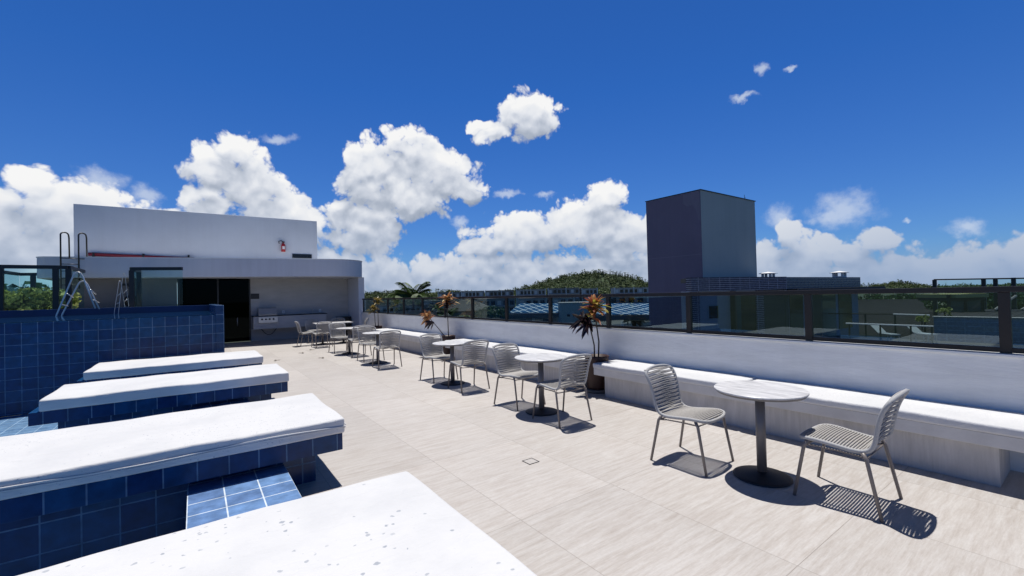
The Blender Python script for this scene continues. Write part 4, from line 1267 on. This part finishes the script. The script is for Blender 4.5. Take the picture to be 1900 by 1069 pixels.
t = thing('pale_block', 'plain pale green grey block between the two solar roofs', 'building', (57, 57.5, -14))
bm = bmesh.new(); oriented(bm, (54.0, 59.7), (59.8, 55.4), 0, 5.0, -14, -0.33); under(t, 'wall', bm, M_hall_block)
for s in (0.16, 0.31):
    p = Vector((54.0, 59.7)).lerp(Vector((59.8, 55.4)), s); d = (Vector((59.8, 55.4)) - Vector((54.0, 59.7))).normalized()
    bm = bmesh.new(); oriented(bm, p, p + d * 0.55, -0.05, -0.002, -2.75, -2.35); under(t, 'window', bm, M_window)
bm = bmesh.new(); oriented(bm, (53.9, 59.75), (59.9, 55.3), -0.1, 5.1, -0.329, -0.2); under(t, 'roof', bm, M_apart)

t = thing('hip_roof_house', 'house with a low grey hip roof behind the upright plant', 'house', (40.3, 69.6, -14))
bm = bmesh.new()
c = Vector((40.4, 70.0))
e1 = Vector((0.81, -0.586)); e2 = Vector((0.586, 0.81))
cs = [c - e1 * 5.2 - e2 * 4.5, c + e1 * 5.2 - e2 * 4.5, c + e1 * 5.2 + e2 * 4.5, c - e1 * 5.2 + e2 * 4.5]
lo = [bm.verts.new((p.x, p.y, -1.15)) for p in cs]
hi = [bm.verts.new((p.x, p.y, 0.78)) for p in (c - e1 * 0.9, c + e1 * 0.9)]
for f in ((lo[0], lo[1], hi[1], hi[0]), (lo[1], lo[2], hi[1]), (lo[2], lo[3], hi[0], hi[1]), (lo[3], lo[0], hi[0])):
    bm.faces.new(f)
bm.faces.new(lo[::-1])
under(t, 'roof', bm, M_roof_grey)
bm = bmesh.new(); prism(bm, [tuple(c + (p - c) * 0.85) for p in cs], -14, -1.16); under(t, 'wall', bm, M_apart2)

# ------------------------------------------------------------------ apartment rows
def apartment(p0, p1, ztop, zbot, depth, label, m_, floors, bays, fin=True):
    a = Vector(p0); b = Vector(p1)
    if (b - a).x < 0:
        a, b = b, a
    t = thing('apartment_block', label, 'apartment block', (a.x, a.y, -14), 0, 'apartment rows below the hill')
    d = (b - a).normalized(); L = (b - a).length
    bm = bmesh.new(); oriented(bm, a, b, 0, depth, zbot, ztop); under(t, 'wall', bm, m_)
    fh = 2.9
    for f in range(floors):
        z1 = ztop - 0.55 - f * fh
        for k in range(bays):
            s0 = L * (k + 0.18) / bays; s1 = L * (k + 0.80) / bays
            bm = bmesh.new(); oriented(bm, a + d * s0, a + d * s1, -0.06, -0.005, z1 - 1.9, z1 - 0.2); under(t, 'window', bm, M_window if (k * 7 + f * 3) % 5 else M_apart3)
        bm = bmesh.new(); oriented(bm, a - d * 0.1, b + d * 0.1, -0.9, -0.004, z1 - 2.5, z1 - 2.25); under(t, 'balcony', bm, M_apart2 if m_ is not M_apart2 else M_apart)
    if fin:
        for k in range(0, bays + 1, 2):
            p = a + d * (L * k / bays)
            bm = bmesh.new(); oriented(bm, p - d * 0.18, p + d * 0.18, -1.0, -0.003, zbot, ztop + (0.35 if k % 4 == 0 else 0.15)); under(t, 'fin', bm, M_apart3 if k % 4 == 0 else m_)
    bm = bmesh.new(); oriented(bm, a - d * 0.15, b + d * 0.15, -0.4, depth + 0.2, ztop + 0.001, ztop + 0.22); under(t, 'roof', bm, M_apart2)
apartment((103.5, 209.0), (112.5, 202.5), 3.2, -14, 9, 'long grey apartment block far left, right of the palm crown', M_apart2, 4, 6)
apartment((113.3, 202.0), (122.5, 195.3), 3.5, -14, 9, 'grey apartment block second from the left below the hill', M_apart, 4, 6)
apartment((123.5, 194.5), (135.5, 186.0), 3.5, -14, 9, 'grey apartment block with pale fins, third from the left', M_apart2, 4, 7)
apartment((136.6, 185.0), (149.0, 176.3), 3.7, -14, 9, 'grey apartment block left of the plain gap, under the ridge', M_apart, 4, 8)
apartment((150.2, 175.3), (163.3, 165.7), 3.9, -14, 9, 'tallest grey apartment block, just left of the red leaves', M_apart2, 4, 7)
apartment((164.5, 165.0), (171.0, 160.3), 3.4, -14, 9, 'short grey apartment block above the red leaves', M_apart, 4, 4)
apartment((178.5, 155.0), (194.5, 143.3), 3.3, -14, 9, 'grey apartment block next to the tower, below the palms', M_apart, 4, 8)
apartment((71.0, 158.5), (84.0, 149.0), -0.4, -14, 8, 'long low facade with balcony bands seen through glass left of the hip roof', M_apart, 4, 6, False)
apartment((84.8, 148.5), (100.5, 137.2), -0.1, -14, 8, 'long low facade with balcony bands seen through glass right of the hip roof', M_apart2, 4, 8, False)
apartment((101.5, 136.5), (119.0, 123.8), -0.3, -14, 8, 'low facade seen through glass above the left solar roof', M_apart, 4, 8, True)
apartment((125.0, 116.0), (150.0, 97.5), -0.2, -14, 8, 'low facade seen through glass above the right solar roof', M_apart2, 3, 9, False)
for (x, y, z, w, m_, lab) in ((42.0, 117.5, -0.9, 5.5, M_apart3, 'small white house behind the far potted plant'), (48.2, 113.2, -1.0, 4.5, M_apart, 'small grey house left of the palm trunks'), (41.5, 95.0, -3.0, 3.2, M_far_light, 'small pale teal house lowest behind the far glass panel'), (55.5, 112.0, -1.3, 5.0, M_apart3, 'small white house glimpsed between the palm fronds')):
    t = thing('small_house', lab, 'house', (x, y, -14), 0, 'small houses behind the far glass')
    a = Vector((x, y)) - e1 * w / 2; b = Vector((x, y)) + e1 * w / 2
    bm = bmesh.new(); oriented(bm, a, b, 0, 5, -14, z); under(t, 'wall', bm, m_)
    bm = bmesh.new(); oriented(bm, a - e1 * 0.3, b + e1 * 0.3, -0.4, 5.3, z + 0.001, z + 0.25); under(t, 'roof', bm, M_roof_grey)
    for k in range(3):
        p = a + e1 * (w * (k + 0.25) / 3)
        bm = bmesh.new(); oriented(bm, p, p + e1 * w * 0.16, -0.05, -0.004, z - 1.7, z - 0.6); under(t, 'window', bm, M_window)

# ------------------------------------------------------------------ trees and palms
def tree(x, y, ztop, r, label, seed, n=70, leaf=0.5, m_=None, group='broad green trees'):
    rg = random.Random(seed)
    t = thing('broad_tree', label, 'tree', (x, y, -14), 0, group)
    bm = bmesh.new()
    h = ztop + 14 - r * 0.6
    tube(bm, [(0, 0, 0), (0.1, 0.1, h * 0.6), (0, 0, h)], 0.35, 7, r2=0.15)
    for k in range(6):
        a = k * 1.05
        tube(bm, [(0, 0, h * 0.75), (r * 0.5 * math.cos(a), r * 0.5 * math.sin(a), h)], 0.12, 5, r2=0.05)
    obj('trunk', bm, M_stem, t)
    bm = bmesh.new()
    for i in range(n):
        d = rdir(rg)
        c = Vector((d.x * r * 0.85, d.y * r * 0.85, h + d.z * r * 0.45)) * 1.0
        clump(bm, c, r * rg.uniform(0.16, 0.30), 42, leaf * rg.uniform(0.7, 1.2), rg, 0.7)
    obj('crown', bm, m_ or M_leaf_tree, t)
tree(32.9, 50.6, 0.15, 2.6, 'bushy round green tree right of the hip roof', 41, 90, 0.33)
tree(29.0, 53.5, -1.3, 1.8, 'smaller green tree left of the round tree, under the hip roof', 42, 50, 0.3)
tree(36.0, 47.5, -2.2, 1.6, 'low green tree half hidden behind the wall, left of the solar hall', 43, 40, 0.3)
tree(26.5, 60.0, -0.9, 2.0, 'dark green tree beside the palm fronds', 44, 50, 0.35)
tree(98.0, 25.5, 0.15, 3.2, 'green tree above the tiled roof, next to the low building', 45, 60, 0.6)
tree(104.0, 22.5, 0.05, 3.4, 'green tree above the tiled roof, left of the far post', 46, 60, 0.6)
tree(101.0, 24.0, -0.2, 3.0, 'low green tree between the two trees above the tiled roof', 47, 50, 0.6)
tree(66.0, 9.5, 1.1, 3.0, 'dark green tree behind the pergola at the far right', 48, 70, 0.5)
tree(70.0, 4.5, 1.0, 3.2, 'dark green tree at the right edge behind the pergola', 49, 70, 0.5)

def palm(x, y, ztop, L, n, label, seed, lean=(0, 0)):
    rg = random.Random(seed)
    t = thing('palm_tree', label, 'palm tree', (x, y, -14), 0, 'palm trees beyond the balustrade')
    H = ztop + 14
    bm = bmesh.new(); tube(bm, [(0, 0, 0), (lean[0] * .4, lean[1] * .4, H * 0.5), (lean[0], lean[1], H)], 0.22, 8, r2=0.12); obj('trunk', bm, M_stem, t, True)
    for k in range(n):
        bm = bmesh.new()
        a = 2 * math.pi * k / n + rg.uniform(-0.3, 0.3)
        up = rg.uniform(0.15, 1.9)
        d = Vector((math.cos(a), math.sin(a), up)).normalized()
        LL = L * rg.uniform(0.8, 1.15)
        pts = []
        for i in range(9):
            s = i / 8
            pts.append(Vector((lean[0], lean[1], H)) + d * LL * s - Vector((0, 0, 1)) * LL * 0.33 * s * s)
        tube(bm, pts, 0.03, 4, r2=0.008)
        side = d.cross(Vector((0, 0, 1))).normalized()
        for i in range(1, 9):
            for sub in (0.0, 0.33, 0.66):
                if i == 8 and sub > 0:
                    continue
                p = pts[i] if sub == 0 else pts[i].lerp(pts[min(i + 1, 8)], sub)
                tn = (pts[min(i + 1, 8)] - pts[i - 1]).normalized()
                for sg in (-1, 1):
                    dd = (side * sg * 0.8 + tn * 0.7 + Vector((0, 0, -0.25))).normalized()
                    leaf_quad(bm, p, dd, Vector((0, 0, 1)), LL * 0.30 * (1.1 - 0.55 * abs(i / 8 - 0.45)), 0.17 * LL / 2.2, 0.35, 2)
        obj('frond', bm, M_leaf_palm, t)
palm(20.2, 47.2, 1.45, 3.0, 13, 'tallest palm whose crown rises above the handrail', 51)
palm(22.0, 46.5, -0.6, 2.3, 13, 'palm right of the tallest one, its fronds behind the glass', 52)
palm(19.2, 49.0, -0.9, 2.3, 12, 'palm left of the tallest one, its fronds behind the glass', 53)
palm(24.0, 46.0, -1.2, 2.4, 12, 'low palm in the group, nearest the hip roof', 54)
palm(21.0, 44.5, -1.9, 2.2, 12, 'lowest palm in front of the group', 55)

# ------------------------------------------------------------------ hills
PROF = [(120, 655, 7.0), (166.1, 620.2, 9.1), (187.6, 604.6, 10.0), (202.0, 594.2, 11.7), (225.9, 576.9, 11.8), (249.8, 559.7, 10.3), (279.7, 538.1, 11.6), (291.6, 529.5, 9.8), (309.5, 516.6, 6.3), (339.4, 495.0, 6.8), (357.4, 481.9, 10.7), (375.4, 468.8, 16.8), (393.4, 455.7, 23.6), (411.4, 442.6, 28.3), (429.3, 429.6, 31.4), (447.3, 416.6, 31.6), (465.2, 403.7, 29.6), (480.1, 393.0, 25.4), (492.0, 384.5, 20.7), (502.7, 376.9, 15.2), (524.7, 361.1, 7.9), (560.5, 335.3, 3.1), (620, 300, 1.0)]
PROF2 = [(900, 470, 2.0), (1000.0, 390.0, 1.0), (1073.8, 334.5, 2.3), (1127.6, 295.6, 4.0), (1154.6, 276.1, 6.5), (1172.5, 263.1, 9.3), (1190.4, 250.2, 6.5), (1217.3, 230.9, 1.3), (1253.1, 205.1, -2.0), (1333.8, 146.7, -1.1), (1420, 80, 0.0), (1500, 0, 0)]
def hill(name, prof, drop, width, m_):
    bm = bmesh.new()
    rows = []
    offs = [-1.0, -0.75, -0.5, -0.3, -0.15, 0.0, 0.25, 0.6, 1.0]
    for (x, y, z) in prof:
        d = Vector((x, y)).normalized()
        r = []
        for o in offs:
            k = max(0.0, 1 - abs(o)) ** 0.9
            p = Vector((x, y)) + d * (o * width)
            r.append(bm.verts.new((p.x, p.y, -14.2 + (z - drop + 14.2) * k)))
        rows.append(r)
    for a, b in zip(rows, rows[1:]):
        for i in range(len(offs) - 1):
            bm.faces.new((a[i], a[i + 1], b[i + 1], b[i]))
    bmesh.ops.recalc_face_normals(bm, faces=bm.faces)
    return struct(obj(name, bm, m_, smooth=True))
hill('hill', PROF, 4.5, 150, M_hill)
hill('distant_hill', PROF2, 5.0, 220, M_hill)
def forest(name, prof, drop, width, n, r0, r1, seed, palms=False):
    rg = random.Random(seed)
    bm = bmesh.new()
    for _ in range(n):
        i = rg.randrange(len(prof) - 1)
        f = rg.random()
        a = Vector(prof[i]); b = Vector(prof[i + 1])
        p = a.lerp(b, f)
        o = -abs(rg.random() ** 1.2) * 0.9 + (0.04 if rg.random() < 0.2 else 0)
        d = Vector((p.x, p.y)).normalized()
        k = max(0.0, 1 - abs(o)) ** 0.9
        z = -14.2 + (p.z - drop + 14.2) * k
        q = Vector((p.x + d.x * o * width, p.y + d.y * o * width, z))
        r = rg.uniform(r0, r1) * (1.5 if rg.random() < 0.12 else 0.9)
        if palms and i > 14 and rg.random() < 0.75:
            h = rg.uniform(3.5, 6.5)
            tube(bm, [q, q + Vector((0, 0, h))], 0.25, 3, caps=False)
            for kk in range(9):
                an = rg.uniform(0, 6.28)
                leaf_quad(bm, q + Vector((0, 0, h)), Vector((math.cos(an), math.sin(an), 0.5)), Vector((0, 0, 1)), 2.6, 0.9, 0.5, 3)
        else:
            clump(bm, q + Vector((0, 0, r * 0.35)), r, 46, r * 0.42, rg, rg.uniform(0.6, 1.15))
    return struct(obj(name, bm, M_leaf_hill), 'stuff')
forest('hill_forest', PROF, 4.5, 150, 3000, 1.8, 4.0, 61, True)
forest('distant_forest', PROF2, 5.0, 220, 800, 3.0, 6.0, 62)
